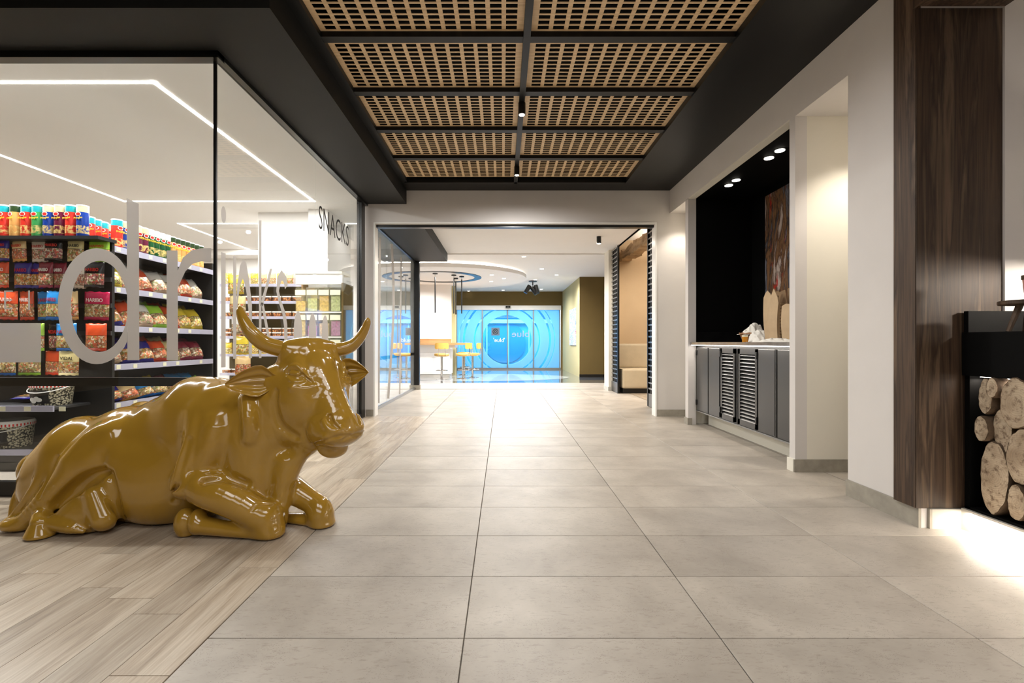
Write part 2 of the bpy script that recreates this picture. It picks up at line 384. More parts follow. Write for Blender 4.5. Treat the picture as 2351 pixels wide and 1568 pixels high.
# polished floor of the far hall with its inlaid oval
M['polish_dark'] = mat('polished_grey_floor', (92,96,102), .07, coat=.5, var=.05)
M['polish_light'] = mat('polished_pale_floor', (190,194,198), .08, coat=.5, var=.04)
far = structure(box('floor', M['polish_dark'], -9.5, 6, 11.9, 24, -.1, 0))
def disc(mb, cx, cy, rx, ry, z0, z1, n=64, a0=0, a1=2*math.pi):
    mb.prism([(cx+rx*math.cos(a0+(a1-a0)*i/n), cy+ry*math.sin(a0+(a1-a0)*i/n)) for i in range(n)], (0,0,z0), (1,0,0), (0,1,0), (0,0,z1-z0)); return mb
o = disc(MB(), -.9, 15.3, 3.0, 1.5, 0, .004).build('floor_inlay', M['polish_light'], far); o.location = -Vector(far.location)
o = disc(MB(), .6, 11.3, 6.0, 1.8, 0, .006, a0=0, a1=math.pi+.0001).build('stone_apron', M['tile'], far); o.location = -Vector(far.location)
# ---------------------------------------------------------------- walls
H1 = 3.36
def swall(name, m, *a, **k): return structure(box(name, m, *a, **k))
# end wall with the wide opening
OXL, OXR, OZ = -1.925, 2.285, 2.885
ew = empty('wall_end', (0, ENDY, 0), kind='structure')
def part(name, m, x0, x1, y0, y1, z0, z1, root, bevel=0): return box(name, m, x0, x1, y0, y1, z0, z1, parent=root, bevel=bevel)
part('wall_panel', M['wall'], GX-.0, OXL, ENDY, ENDY+.12, 0, H1, ew)
part('wall_panel', M['wall'], OXR, 2.74, ENDY, ENDY+.12, 0, H1, ew)
part('wall_panel', M['wall'], OXL, OXR, ENDY, ENDY+.12, OZ, H1, ew)
tr = empty('trim_1', (0, ENDY, 0), kind='structure')
part('jamb', M['white_gloss'], OXL, OXL+.022, ENDY-.012, ENDY+.16, 0, OZ, tr); part('jamb', M['white_gloss'], OXR-.022, OXR, ENDY-.012, ENDY+.16, 0, OZ, tr)
part('head', M['white_gloss'], OXL+.022, OXR-.022, ENDY-.012, ENDY+.16, OZ-.02, OZ, tr)
part('track', M['frame_black'], OXL+.022, OXR-.022, ENDY+.06, ENDY+.16, OZ-.06, OZ-.02, tr)
bs = structure(box('baseboard_end', M['base_stone'], OXR, 2.74, ENDY-.012, ENDY-.001, 0, .10))
structure(box('baseboard_left', M['base_stone'], GX+.02, OXL, ENDY-.012, ENDY-.001, 0, .10))
# right wall: header, near wall, pier, niche box
rw = empty('wall_right', (WALLX, 4, 0), kind='structure')
part('header', M['wall'], WALLX, WALLX+.6, 3.48, 4.19, 3.02, H1, rw); part('header', M['wall'], WALLX, WALLX+.09, 4.19, 6.57, 3.031, H1, rw); part('header', M['wall'], WALLX, WALLX+.6, 6.57, ENDY+.1, 3.02, H1, rw)
part('near_wall', M['wall'], WALLX, WALLX+.6, 2.87, 3.48, 0, H1, rw)
part('over_portal', M['wall'], WALLX, 3.6, -5, 2.87, 3.12, H1, rw)
PY = 4.11
part('pier', M['wall_cream'], WALLX+.004, 4.2, PY, PY+.08, 0, 3.02, rw)
part('jamb', M['wall'], WALLX, WALLX+.1, PY-.001, PY+.08, 0, 3.02, rw)
part('far_jamb', M['wall'], WALLX-.005, WALLX+.1, 6.47, 6.57, 0, 3.02, rw)
part('recess_back', M['wall_cream'], 3.6, 3.7, 2.87, PY, 0, 3.1, rw)
part('recess_ceiling', M['wall_cream'], WALLX+.6, 3.7, 3.4, PY+.08, 3.021, 3.1, rw)
part('corner_recess', M['wall_cream'], 2.74, 2.8, 6.57, ENDY+.1, 0, 3.1, rw)
part('far_jamb_side', M['wall_cream'], WALLX+.1, 3.4, 6.56, 6.6, 0, 3.1, rw)
for nm, a in (('baseboard_right', (WALLX-.016, WALLX-.001, 2.87, 3.48, 0, .116)), ('baseboard_pier', (WALLX-.016, 3.6, PY-.014, PY-.0015, 0, .108)),
              ('baseboard_jamb', (WALLX-.017, WALLX-.001, PY, PY+.09, 0, .108)), ('baseboard_niche', (WALLX-.02, WALLX+.04, 6.45, 6.58, 0, .09))):
    structure(box(nm, M['base_stone'] if nm != 'baseboard_jamb' else M['wall_cream'], *a))
# black niche
nb = empty('wall_niche', (2.9, 5.4, 0), kind='structure')
part('back_panel', M['deepblack'], 3.36, 3.42, PY+.08, 6.56, 0, 3.1, nb)
part('far_panel', M['deepblack'], WALLX+.1, 3.36, 6.53, 6.56, 1.1, 3.1, nb)
part('ceiling_panel', M['deepblack'], WALLX+.09, 3.4, PY+.08, 6.56, 3.03, 3.1, nb)
part('side_panel', M['deepblack'], WALLX+.1, 3.4, PY+.08, PY+.10, 1.1, 3.1, nb)
part('soffit_lining', M['wall_cream'], WALLX, WALLX+.09, PY+.08, 6.47, 3.017, 3.03, nb)
part('plinth', M['wall_cream'], 2.76, 2.8, PY+.08, 6.5, 0, .2, nb)
# lobby shell behind and beside the camera
swall('wall_back', M['wall'], -9.5, 6, -5.1, -5, 0, H1)
swall('wall_lobby_right', M['wall'], 5.4, 5.5, -5, .4, 0, H1)
swall('wall_lobby_left', M['tan'], -9.6, -9.5, -5, 24, 0, 3.6)
# ---------------------------------------------------------------- ceiling
cl = empty('ceiling', (0, 3, H1), kind='structure')
LX0, LX1, LY1 = -1.38, 1.765, 6.83
part('ceiling_board', M['black'], LX1, 6, -5, ENDY, H1, H1+.12, cl)
part('ceiling_board', M['black'], -2.0, LX1, LY1, ENDY, H1, H1+.12, cl)
part('ceiling_board', M['black'], -9.5, LX0, -5, LY1, H1, H1+.12, cl) if False else part('ceiling_board', M['black'], -9.5, LX0, -5, 3.5, H1, H1+.12, cl)
part('ceiling_board', M['black'], -2.1, LX0, 3.5, LY1, H1, H1+.12, cl)
part('ceiling_board', M['black'], LX0, LX1, -5, .40, H1, H1+.12, cl)
part('void_board', M['deepblack'], -2.1, 2.6, .3, ENDY, 3.70, 3.74, cl)
for a in ((LX0-.03, LX0, .4, LY1), (LX1, LX1+.03, .4, LY1)): part('void_side', M['deepblack'], a[0], a[1], a[2], a[3], H1+.12, 3.7, cl)
part('void_side', M['deepblack'], LX0, LX1, LY1, LY1+.03, H1+.12, 3.7, cl)
# frame lip and grid bars
part('frame_bar', M['black'], LX0, LX0+.035, .4, LY1, H1-.01, H1+.05, cl); part('frame_bar', M['black'], LX1-.045, LX1, .4, LY1, H1-.025, H1+.05, cl)
part('frame_bar', M['black'], LX0, LX1, LY1-.05, LY1, H1-.02, H1+.05, cl)
part('frame_bar', M['black'], .150, .202, .4, LY1, H1-.02, H1+.06, cl)
rows = [6.755-.785*k for k in range(9)]
for y in rows[1:]: part('frame_bar', M['black'], LX0, LX1, y-.045, y+.03, H1-.005, H1+.06, cl)
def lattice(x0, x1, y0, y1, nx=13, ny=12):
    """one perforated plywood panel: a plate with a grid of oblong openings"""
    mb = MB(); W_, D_ = x1-x0, y1-y0; mx, my = .035, .012
    px = (W_-2*mx)/nx; py = (D_-2*my)/ny; hx = px*.72; hy = py*.74; z0, z1 = 0, .005
    xs = [0]; ys = [0]
    for i in range(nx): c = mx+px*(i+.5); xs += [c-hx/2, c+hx/2]
    for j in range(ny): c = my+py*(j+.5); ys += [c-hy/2, c+hy/2]
    xs.append(W_); ys.append(D_); NX, NY = len(xs), len(ys)
    vs = [(x-W_/2, y-D_/2, z) for z in (z0, z1) for y in ys for x in xs]; N = NX*NY; fs = []
    hole = lambda i, j: i % 2 == 1 and j % 2 == 1 and 0 < i < NX-2+1 and 0 < j < NY-2+1
    for j in range(NY-1):
        for i in range(NX-1):
            a = j*NX+i
            if hole(i, j):
                for p, q in ((a, a+1), (a+1, a+NX+1), (a+NX+1, a+NX), (a+NX, a)): fs.append((p, q, q+N, p+N))
            else: fs.append((a, a+NX, a+NX+1, a+1)); fs.append((N+a, N+a+1, N+a+NX+1, N+a+NX))
    for i in range(NX-1): fs.append((i, i+1, N+i+1, N+i)); a = (NY-1)*NX+i; fs.append((a+1, a, N+a, N+a+1))
    for j in range(NY-1): a = j*NX; fs.append((a+NX, a, N+a, N+a+NX)); a = j*NX+NX-1; fs.append((a, a+NX, N+a+NX, N+a))
    mb.add(vs, fs); return mb
for side, (xa, xb) in enumerate(((LX0+.03, .150), (.202, LX1-.04))):
    lp = lattice(xa, xb, 0, .71).build('lattice_panel', M['ply'], cl, fix=True); f1 = True
    for k in range(8):
        o = lp if f1 else lp.copy()
        if not f1: COL.objects.link(o)
        f1 = False; yc = rows[k]-.045-.355; o.location = Vector(((xa+xb)/2, yc, H1+.035))-Vector(cl.location)
# lowered soffit over the shop glass
so = empty('soffit', (-1.9, 3.5, 3.157), kind='structure')
part('soffit_board', M['grey_black'], GX-.02, -1.436, 2.976, ENDY-.002, 3.157, H1+.1, so)
part('soffit_board', M['grey_black'], -9.4, GX-.02, 2.976, GY+.03, 3.157, H1+.1, so)
part('frame_lip', M['frame_black'], -9.4, GX+.05, GY-.06, GY+.02, 3.11, 3.157, so)
part('frame_lip', M['frame_black'], GX-.02, GX+.05, GY-.06, ENDY, 3.125, 3.157, so)
structure(box('ceiling_shop', M['shopwall'], -9.5, -2.03, GY+.03, 12.0, 3.3, 3.4))
# ---------------------------------------------------------------- corridor downlights on the lattice bar
for n, yy in enumerate((6.17, 4.53, 2.89, 1.25)):
    t = empty('ceiling_spotlight', (.176, yy, H1-.13), label=['small black cylinder spotlight glowing under the far end of the lattice ceiling', 'small black cylinder spotlight glowing under the third row of lattice panels', 'black cylinder spotlight under the lattice just beyond the top frame edge', 'black cylinder spotlight under the lattice, the one nearest the lobby'][n], cat='ceiling light')
    MB().lathe([(.034, 0), (.034, .11)], 16).build('housing', M['frame_black'], t, smooth='auto')
    MB().lathe([(.026, -.004), (.026, .0)], 16).build('lens', M['lamp_glow'], t)
# ---------------------------------------------------------------- wood portal and log niche
pt = empty('wood_portal', (2.45, 2.87, 0), label='dark walnut portal framing the log niche at the right', cat='portal')
part('side_strip', M['walnut_face'], 2.445, 2.478, 2.872, 3.03, .118, 3.36, pt)
part('end_panel', M['walnut'], 2.447, 2.958, 2.866, 2.871, .118, 3.08, pt)
part('head_panel', M['walnut'], 2.445, 2.958, .3, 2.85, 3.08, 3.12, pt)
part('head_fascia', M['walnut_face'], 2.43, 2.445, .3, 2.872, 3.08, 3.358, pt)
nw = empty('wall_log_niche', (3, 1.8, 0), kind='structure')
part('end_wall', M['wall'], 2.958, 3.55, 2.852, 2.87, 1.2, 3.2, nw); part('back_wall', M['wall'], 3.5, 3.6, .2, 2.87, 1.2, 3.2, nw)
part('plinth_panel', M['base_stone_light'], 2.70, 2.72, .2, 2.852, 0, .125, nw)
part('plinth_end', M['base_stone_light'], 2.53, 2.72, 2.852, 2.872, 0, .116, nw)
part('plinth_side', M['base_stone'], 2.515, 2.53, 2.852, 2.99, 0, .116, nw)
part('niche_back', M['deepblack'], 3.3, 3.5, .2, 2.85, 0, 1.15, nw)
part('niche_floor', M['deepblack'], 2.72, 3.3, .2, 2.85, .112, .14, nw)
part('niche_side', M['deepblack'], 2.72, 3.3, 2.82, 2.85, .118, .905, nw)
part('near_side', M['wall'], 2.5, 3.6, .1, .2, 0, H1, nw)
hb = empty('hearth_box', (2.9, 1.6, .88), label='long matt black shelf box spanning the niche above the stacked logs', cat='shelf')
part('box_front', M['deepblack'], 2.70, 2.73, .2, 2.848, .906, 1.158, hb); part('box_top', M['deepblack'], 2.73, 3.3, .2, 2.83, 1.12, 1.156, hb)
part('box_bottom', M['deepblack'], 2.73, 3.3, .2, 2.83, .906, .92, hb); part('upstand', M['deepblack'], 2.712, 3.5, 2.82, 2.848, .906, 1.283, hb)
part('light_strip', M['led'], 2.76, 2.79, .3, 2.8, .898, .906, hb)
# logs: outlines read in the face plane, each a real length of timber reaching back
def PXlog(px, py, X=2.70):
    Y = X*FOC/(px-VX); return (Y, CAMH-(py-VY)/FOC*Y)
logs = [ # px extents x0,x1,y0,y1, label
 (2243, 2275, 868, 952, 'narrow upright oval log end at the top left of the stack'),
 (2269, 2296, 867, 914, 'small round log end in the top row, second from the wood panel'),
 (2298, 2376, 866, 988, 'large round cracked log end at the top right of the stack'),
 (2237, 2270, 955, 1014, 'small dark log end halfway down beside the wood panel'),
 (2267, 2312, 938, 1040, 'ridged wavy log end in the middle of the stack'),
 (2308, 2382, 984, 1118, 'big oval log end at the right edge, middle row'),
 (2241, 2308, 1012, 1181, 'tallest log end with a long radial split, bottom left of the stack'),
 (2309, 2351, 1112, 1197, 'small log end with a dark hollow crack at the bottom right'),
 (2384, 2440, 866, 990, 'log end past the right edge, top row'), (2386, 2450, 1000, 1110, 'log end past the right edge, middle row'), (2356, 2440, 1120, 1240, 'log end past the right edge, bottom row')]
for n, (x0, x1, y0, y1, lab) in enumerate(logs):
    Ya = PXlog(x1, y0)[0]; Yb = PXlog(x0, y0)[0]; xm = (x0+x1)/2; Ym = PXlog(xm, y0)[0]
    za = CAMH-(y1-VY)/FOC*Ym; zb = CAMH-(y0-VY)/FOC*Ym
    cy, cz, ry, rz = (Ya+Yb)/2, (za+zb)/2, (Yb-Ya)/2, (zb-za)/2; rr = random.Random(n+11)
    ph = [rr.uniform(0, 6.28) for _ in range(4)]; N = 40; L = .42; xf = 2.70+rr.uniform(-.015, .03)
    def rad(a): return 1+.035*math.sin(2*a+ph[0])+.03*math.sin(3*a+ph[1])+.018*math.sin(7*a+ph[2])+.012*math.sin(13*a+ph[3])-.0
    root = empty('log', (xf+.2, cy, cz-rz), label=lab, cat='log', group='cut logs stacked in the niche')
    vs = []; fs = []
    for q, (dx, s_) in enumerate(((0, .965), (.006, 1.), (.1, 1.01), (.25, .98), (L, 1.0))):
        for i in range(N):
            a = 2*math.pi*i/N; r_ = rad(a)*s_; vs.append((dx-.2, ry*r_*math.cos(a), rz+rz*r_*math.sin(a)))
    for q in range(4):
        for i in range(N): j = (i+1) % N; fs.append((q*N+i, q*N+j, (q+1)*N+j, (q+1)*N+i))
    fs.append(tuple(4*N+i for i in range(N)))
    MB().add(vs, fs).build('bark', M['bark'], root, smooth=True)
    vs = [(0, 0, 0)]; fs = []
    crk = rr.uniform(0, 6.28)
    for q in range(1, 7):
        for i in range(N):
            a = 2*math.pi*i/N; r_ = rad(a)*.965*q/6
            dpt = .004*math.sin(q*2.3+a)*rr.random()+0
            vs.append((dpt, ry*r_*math.cos(a), rz*r_*math.sin(a)))
    for i in range(N): fs.append((0, 1+i, 1+(i+1) % N))
    for q in range(5):
        for i in range(N): j = (i+1) % N; fs.append((1+q*N+i, 1+(q+1)*N+i, 1+(q+1)*N+j, 1+q*N+j))
    o = MB().add(vs, fs).build('end_grain', M['endgrain'], root, smooth='auto'); o.location = (-.2, 0, rz)
# little stool and the lamp on the hearth box
stl = empty('tripod_stool', (2.80, 2.55, 1.158), label='tiny dark wooden stool with splayed legs standing on the black shelf box', cat='stool')
MB().lathe([(.135, .142), (.14, .146), (.14, .160), (.135, .164)], 28).build('seat', M['walnut'], stl, smooth='auto')
for k in range(4):
    a = math.pi/4+k*math.pi/2+.3; MB().tube([(.10*math.cos(a), .10*math.sin(a), 0), (.055*math.cos(a), .055*math.sin(a), .143)], [.011, .016], 8).build('leg', M['walnut'], stl, smooth='auto')
vs_ = empty('pink_vase', (2.83, 2.55, 1.3225), label='pale pink vase with a dark rim on the tiny wooden stool', cat='vase')
MB().lathe([(.045, 0), (.055, .01), (.062, .07), (.066, .125), (.060, .13), (.056, .10), (.035, .01)], 28).build('vessel', mat('pink_ceramic', (206,150,136), .3), vs_, smooth=True)
MB().lathe([(.067, .112), (.069, .115), (.069, .135), (.061, .135)], 28, cap=False).build('rim', M['walnut'], vs_, smooth='auto')
lp = empty('table_lamp', (3.24, 2.36, 1.158), label='table lamp glowing just past the right frame edge on the black box', cat='lamp')
MB().lathe([(.07, 0), (.07, .012), (.015, .03), (.012, .31), (.02, .33)], 20).build('base', M['walnut'], lp, smooth='auto')
MB().lathe([(.15, .362), (.11, .57)], 32, cap=False).build('lamp_shade', M['linen'], lp, smooth=True)
MB().lathe([(.001, .375), (.02, .385), (.024, .40), (.016, .43), (.001, .44)], 14, cap=False).build('bulb', M['lamp_glow'], lp, smooth=True)
pointl('table_lamp_light', (3.24, 2.36, 1.158+.357), 34, WARM, .025)
# ---------------------------------------------------------------- shop glazing
GT = 3.125
gl = empty('window_1', (-3.5, GY, 0), kind='structure')
part('pane', M['glass'], -6.6, GX-.012, GY, GY+.012, .10, GT, gl)
part('bottom_frame', M['frame_black'], -6.6, GX, GY-.02, GY+.03, 0, .105, gl)
part('crossbar', M['frame_black'], -6.6, GX-.01, GY+.014, GY+.06, .785, .845, gl)
part('corner_post', M['frame_black'], GX-.014, GX+.004, GY-.006, GY+.012, .1, GT, gl)
g2 = empty('window_2', (GX, 5, 0), kind='structure')
for a, b in ((GY+.014, 5.318), (5.324, 6.98)): part('pane', M['glass'], GX-.012, GX, a, b, .06, GT, g2)
part('bottom_frame', M['frame_black'], GX-.03, GX+.015, GY+.014, 7.0, 0, .07, g2)
part('end_post', M['frame_black'], GX-.05, GX+.02, 6.98, 7.15, 0, GT+.03, g2)
g3 = empty('window_3', (GX, 9, 0), kind='structure')
for a, b in ((7.36, 8.6), (8.605, 9.9), (9.905, 11.3)): part('pane', M['glass_hall'], GX-.012, GX, a, b, .05, 3.0, g3)
part('bottom_frame', M['steel'], GX-.03, GX+.015, 7.36, 11.3, 0, .05, g3)
part('top_frame', M['frame_black'], GX-.03, GX+.02, 7.34, 11.4, 2.97, 3.05, g3)
part('end_post', M['frame_black'], GX-.02, GX+.10, 11.3, 11.42, .10, 3.05, g3); part('post_foot', M['base_stone'], GX-.03, GX+.12, 11.28, 11.44, 0, .10, g3)
part('crossbar', M['steel_dark'], GX-.06, GX-.014, 7.36, 11.3, .80, .86, g3)
# hall soffit beside the third window
part('soffit_board', M['grey_black'], GX-.02, -1.31, ENDY+.125, 11.42, 3.0, 3.24, so)
# ---------------------------------------------------------------- frosted and black film lettering
YF = GY-.0018
def fp(px, py): return ((px-VX)/FOC*GY, CAMH-(py-VY)/FOC*GY)
def sp_(px, py):
    Y = GX*FOC/(px-VX); return (Y, CAMH-(py-VY)/FOC*Y)
def film(name, polys, label, front=True, m=None, group=None, sub=None, X=GX, ho=None):
    mb = MB()
    for p in polys:
        if front: mb.prism(p, (0, YF, 0), (1,0,0), (0,0,1), (0, .0012, 0))
        else: mb.prism(p, (X+.0006, 0, 0), (0,1,0), (0,0,1), (.0012, 0, 0))
    o = mb.build(name, m or M['frost'], fix=True); return tag(o, label, 'lettering', group)
def ring(c_out, c_in, n=48):
    """polygon strip quads between two ellipses given in pixel boxes"""
    qs = []
    def e(b, a): return (min(292, (b[0]+b[2])/2+(b[2]-b[0])/2*math.cos(a)), (b[1]+b[3])/2+(b[3]-b[1])/2*math.sin(a))
    mb = []
    for i in range(n):
        a, b = 2*math.pi*i/n, 2*math.pi*(i+1)/n
        if e(c_in, (a+b)/2)[0] > 291.9: continue
        mb.append([e(c_out, a), e(c_out, b), e(c_in, b), e(c_in, a)])
    return mb
G_ = 'frosted letters on the shop glass'
film('letter_d', [[fp(*q) for q in p] for p in ring((133, 570, 312, 836), (163, 599, 294, 808))]+[[fp(*q) for q in ((291,455),(319,468),(320,827),(293,827))]], 'big frosted letter d on the front shop glass', group=G_)
film('letter_r', [[fp(*q) for q in ((383,575),(408,575),(409,827),(383,827))], [fp(*q) for q in ((408,622),(420,592),(440,575),(462,570),(485,570),(485,602),(462,600),(442,606),(425,624),(409,660))]], 'big frosted letter r on the front shop glass', group=G_)
film('letter_bar', [[fp(*q) for q in ((-60,742),(94,742),(94,832),(-60,832))]], 'wide frosted bar low at the left edge of the front glass', group=G_)
film('letter_e', [[fp(*q) for q in p] for p in (((10,667),(14,667),(14,710),(10,710)), ((14,667),(29,667),(29,670),(14,670)), ((14,687),(28,687),(28,690),(14,690)), ((14,707),(29,707),(29,710),(14,710)))]+[], 'small thin frosted capital E at the far left of the front glass', m=M['frost'])
film('letter_stroke', [[fp(*q) for q in ((65,667),(69,667),(69,712),(65,712))]], 'thin short frosted upright stroke to the right of the small capital E')
def sring(b): 
    x0, y0, x1, y1 = b; return None
def ell(cy, cz, ry, rz, n=32): return [(cy+ry*math.cos(2*math.pi*i/n), cz+rz*math.sin(2*math.pi*i/n)) for i in range(n)]
BL = .967
film('letter_i', [[(3.535, BL-.05), (3.59, BL-.05), (3.59, 1.76), (3.535, 1.76)], ell(3.565, 2.04, .03, .062)], 'frosted letter i with its oval dot near the corner of the side glass', False, group=G_)
def rib(outer, inner):
    o_, i_ = [sp_(*p) for p in outer], [sp_(*p) for p in inner]
    return [[o_[k], o_[k+1], i_[k+1], i_[k]] for k in range(len(o_)-1)]
def strip(pts):
    """ribbon of quads from (px,py,width px) read on the side glass"""
    out = []
    L_ = [sp_(x-w/2, y) for x, y, w in pts]; R_ = [sp_(x+w/2, y) for x, y, w in pts]
    return [[L_[i], R_[i], R_[i+1], L_[i+1]] for i in range(len(pts)-1)]
film('letter_n', strip([(538.5,588,7),(538.5,824,7)])+rib([(542,700),(545,650),(551,610),(558,594),(565,604),(571,640),(578,700),(578,822)], [(542,725),(546,690),(551,655),(557,640),(562,652),(567,680),(571,720),(571,822)]), 'frosted letter n on the side glass', False, group=G_)
film('letter_k', strip([(597,506,5.5),(597,822,5.5)])+strip([(622,617,5),(614,650,6),(606,680,6.5),(600,702,6)])+strip([(602,695,5),(609,735,6),(617,777,5.5),(621,812,5.5)]), 'frosted letter k with a tall stem on the side glass', False, group=G_)
film('letter_s', rib([(660,655),(657,635),(646,620),(637,635),(634,668),(640,695),(648,720),(652,750),(653,800)], [(654,664),(652,650),(647,643),(643,652),(640,668),(645,690),(654,715),(659,745),(660,800)]), 'frosted letter s on the side glass', False, group=G_)
for n, cy in enumerate((4.86, 5.23, 5.60)):
    film('ellipsis_dot', [ell(cy, 1.19, .10, .225)], ['first frosted oval dot after the lettering, left of the glass joint', 'second frosted oval dot, just before the glass joint', 'third frosted oval dot, beyond the glass joint'][n], False, group='frosted dots after the lettering')
for n, (x, a, b, wd, lab) in enumerate(((872, 545, 925, 5, 'tall frosted stroke near the jamb on the far glass wall'), (899, 560, 915, 5, 'tall leaning frosted stroke on the middle of the far glass wall'), (921, 590, 905, 3, 'thin frosted stroke on the far part of the far glass wall'))):
    pts = [(x+(6*math.sin(k*.5) if n == 1 else 0)-k*.4, a+(b-a)*k/8, wd) for k in range(9)]
    film('film_stroke', strip(pts), lab, False, group=None)
snk = textmesh('SNACKS', offs=-.009)
sn = lettering('SNACKS', M['film_black'], (GX+.0013, 5.93, 2.508), (0,1,0), (0,0,1), 1.04, .265, me=snk, name='snacks_lettering', offs=0)
tag(sn, 'thin black capital letters reading SNACKS high on the side glass', 'lettering')
# ---------------------------------------------------------------- LED line loops in the shop ceiling
def led(name, pts, lab, z=3.30, wd=.035):
    mb = MB()
    for (x0, y0), (x1, y1) in zip(pts[:-1], pts[1:]): mb.box(min(x0,x1)-wd/2, max(x0,x1)+wd/2, min(y0,y1)-wd/2, max(y0,y1)+wd/2, z-.006, z+.004)
    return tag(mb.build(name, M['led']), lab, 'ceiling light')
led('led_line', [(-9, 4.09), (-2.95, 4.09), (-2.95, 7.54), (-5.9, 7.54), (-5.9, 4.12)], 'bright LED line loop in the shop ceiling just behind the front glass')
led('led_line', [(-2.6, 8.95), (-6.0, 8.95), (-6.0, 11.7)], 'bright LED line further back in the shop ceiling, above the candy shelves')
# ---------------------------------------------------------------- shop interior walls
structure(box('wall_shop_block', M['shopwall'], -4.15, -2.9, 8.2, 9.2, 0, 3.3))
structure(box('wall_shop_column', M['shopwall'], -3.22, -2.9, 8.0, 8.2, 0, 3.3))
structure(box('wall_shop_back', M['shopwall'], -9.5, GX-.05, 12.0, 12.1, 0, 3.3))
# ---------------------------------------------------------------- merchandise
F_bag = textmesh('HARIBO'); F_vid = textmesh('VIDAL'); F_prg = textmesh('Pringles')
M['red_print'] = mat('red_print', (214,40,30), .35); M['white_print'] = mat('white_print', (245,240,230), .35); M['dark_print'] = mat('dark_print', (24,22,22), .35); M['yellow_print'] = mat('yellow_print', (250,216,60), .35)
kinds = [('apricot', m_banner('packet_apricot', (244,208,150), (236,120,70), (236,170,90)), 'red_print'),
 ('cream', m_banner('packet_cream', (244,232,214), (226,160,140), (240,220,200)), 'red_print'),
 ('black', m_banner('packet_black', (24,20,24), (150,60,80), (28,20,26)), 'red_print'),
 ('tan', m_banner('packet_tan', (224,206,148), (200,150,80), (214,196,140)), 'dark_print'),
 ('lime green', m_banner('packet_lime', (170,218,70), (226,190,120), (160,210,60)), 'red_print'),
 ('indigo', m_banner('packet_indigo', (44,36,130), (226,150,60), (46,40,140)), 'red_print'),
 ('raspberry', m_banner('packet_raspberry', (204,40,86), (190,150,90), (180,30,80)), 'white_print'),
 ('sky blue', m_banner('packet_blue', (40,140,214), (220,190,110), (30,110,200)), 'red_print'),
 ('orange red', m_banner('packet_orange', (222,84,44), (214,120,60), (214,70,40)), 'white_print'),
 ('maroon', m_banner('packet_maroon', (130,30,50), (170,110,80), (150,40,70)), 'white_print'),
 ('yellow', m_banner('packet_yellow', (232,204,60), (236,214,90), (226,196,60)), 'dark_print'),
 ('white', m_banner('packet_white', (232,228,222), (220,190,160), (200,170,140)), 'red_print')]
def bagmesh(w_, h_, d_, seed=0):
    rr = random.Random(seed); nx, nz = 11, 13; vs = []; fs = []
    for side in (0, 1):
        for j in range(nz):
            for i in range(nx):
                u, v = i/(nx-1)*2-1, j/(nz-1)*2-1
                b = max(0, (1-abs(u)**3.2))**.6*max(0, 1-abs(v/.9)**4 if abs(v) < .9 else 0)**.6
                b *= 1-.25*v
                x = w_/2*u*(1-.05*b); z = h_/2*(v+1)+(.004*math.sin(9*u) if abs(v) > .9 else 0)
                y = (d_*.5*b*(1+.12*math.sin(5*u+seed)*math.sin(4*v+seed*2))+.0012)*(-1 if side == 0 else .6)
                vs.append((x, y, z))
    n = nx*nz
    for j in range(nz-1):
        for i in range(nx-1):
            a = j*nx+i; fs.append((a, a+1, a+nx+1, a+nx)); fs.append((n+a+nx, n+a+nx+1, n+a+1, n+a))
    for i in range(nx-1): fs.append((i+1, i, n+i, n+i+1)); a = (nz-1)*nx+i; fs.append((a, a+1, n+a+1, n+a))
    for j in range(nz-1): a = j*nx; fs.append((a, a+nx, n+a+nx, n+a)); a = j*nx+nx-1; fs.append((a+nx, a, n+a, n+a+nx))
    return vs, fs
bag_protos = {}
def bag(kind, loc, w_=.19, h_=.25, d_=.06, rz=0, rx=0, ry=0, lab='', group=None, brand=F_bag, seed=0, cat='sweet packet'):
    """kind index; a printed pillow packet, origin at the middle of its bottom edge, front towards -y"""
    key = (kind, round(w_, 2), round(h_, 2), seed % 2, id(brand))
    if key not in bag_protos:
        vs, fs = bagmesh(w_, h_, d_, seed % 2+kind); o = MB().add(vs, fs).build('snack_packet', kinds[kind][1], smooth=True)
        if brand: lettering('', M[kinds[kind][2]], (0, -d_*.5-.001, h_*.70), (1,0,0), (0,0,1), w_*.66, h_*.13, parent=o, me=brand)
        bag_protos[key] = o
    else: o = copy_tree(bag_protos[key])
    o.location = loc; o.rotation_euler = (rx, ry, rz); tag(o, lab, cat, group); return o
def ordn(n): return ['first','second','third','fourth','fifth','sixth','seventh','eighth','ninth','tenth','eleventh','twelfth','thirteenth','fourteenth','fifteenth','sixteenth','seventeenth','eighteenth','nineteenth','twentieth'][n]
# --- end-cap rack A facing the front glass
AY = 4.36; AX0, AX1 = -5.1, -3.62
ra = empty('display_rack', ((AX0+AX1)/2, AY+.25, 0), label='black pegboard end rack of hanging sweets behind the front glass', cat='shop rack')
M['rack'] = mat('rack_black', (20,20,21), .45, bumpy=.1, bs=20); M['rack_grey'] = mat('rack_grey', (52,52,54), .45)
part('back_panel', M['rack'], AX0, AX1, AY+.12, AY+.15, .05, 2.02, ra)
part('foot_rail', M['rack_grey'], AX0, AX1, AY-.2, AY+.12, .07, .09, ra)
part('top_board', M['rack'], AX0, AX1+.02, AY-.06, AY+.15, 2.02, 2.05, ra)
for z in (1.165, 1.42, 1.66, 1.90): part('peg_strip', M['rack_grey'], AX0, AX1, AY+.105, AY+.12, z, z+.04, ra)
sh = [(.525, -3.82, .43), (.155, -3.67, .43)]
for z, xr, dp in sh:
    s_ = part('shelf', M['rack_grey'], AX0, xr, AY-.24, AY+.12, z, z+.02, ra)
    rl = part('price_rail', M['rail'], AX0, xr, AY-.255, AY-.24, z-.015, z+.035, ra)
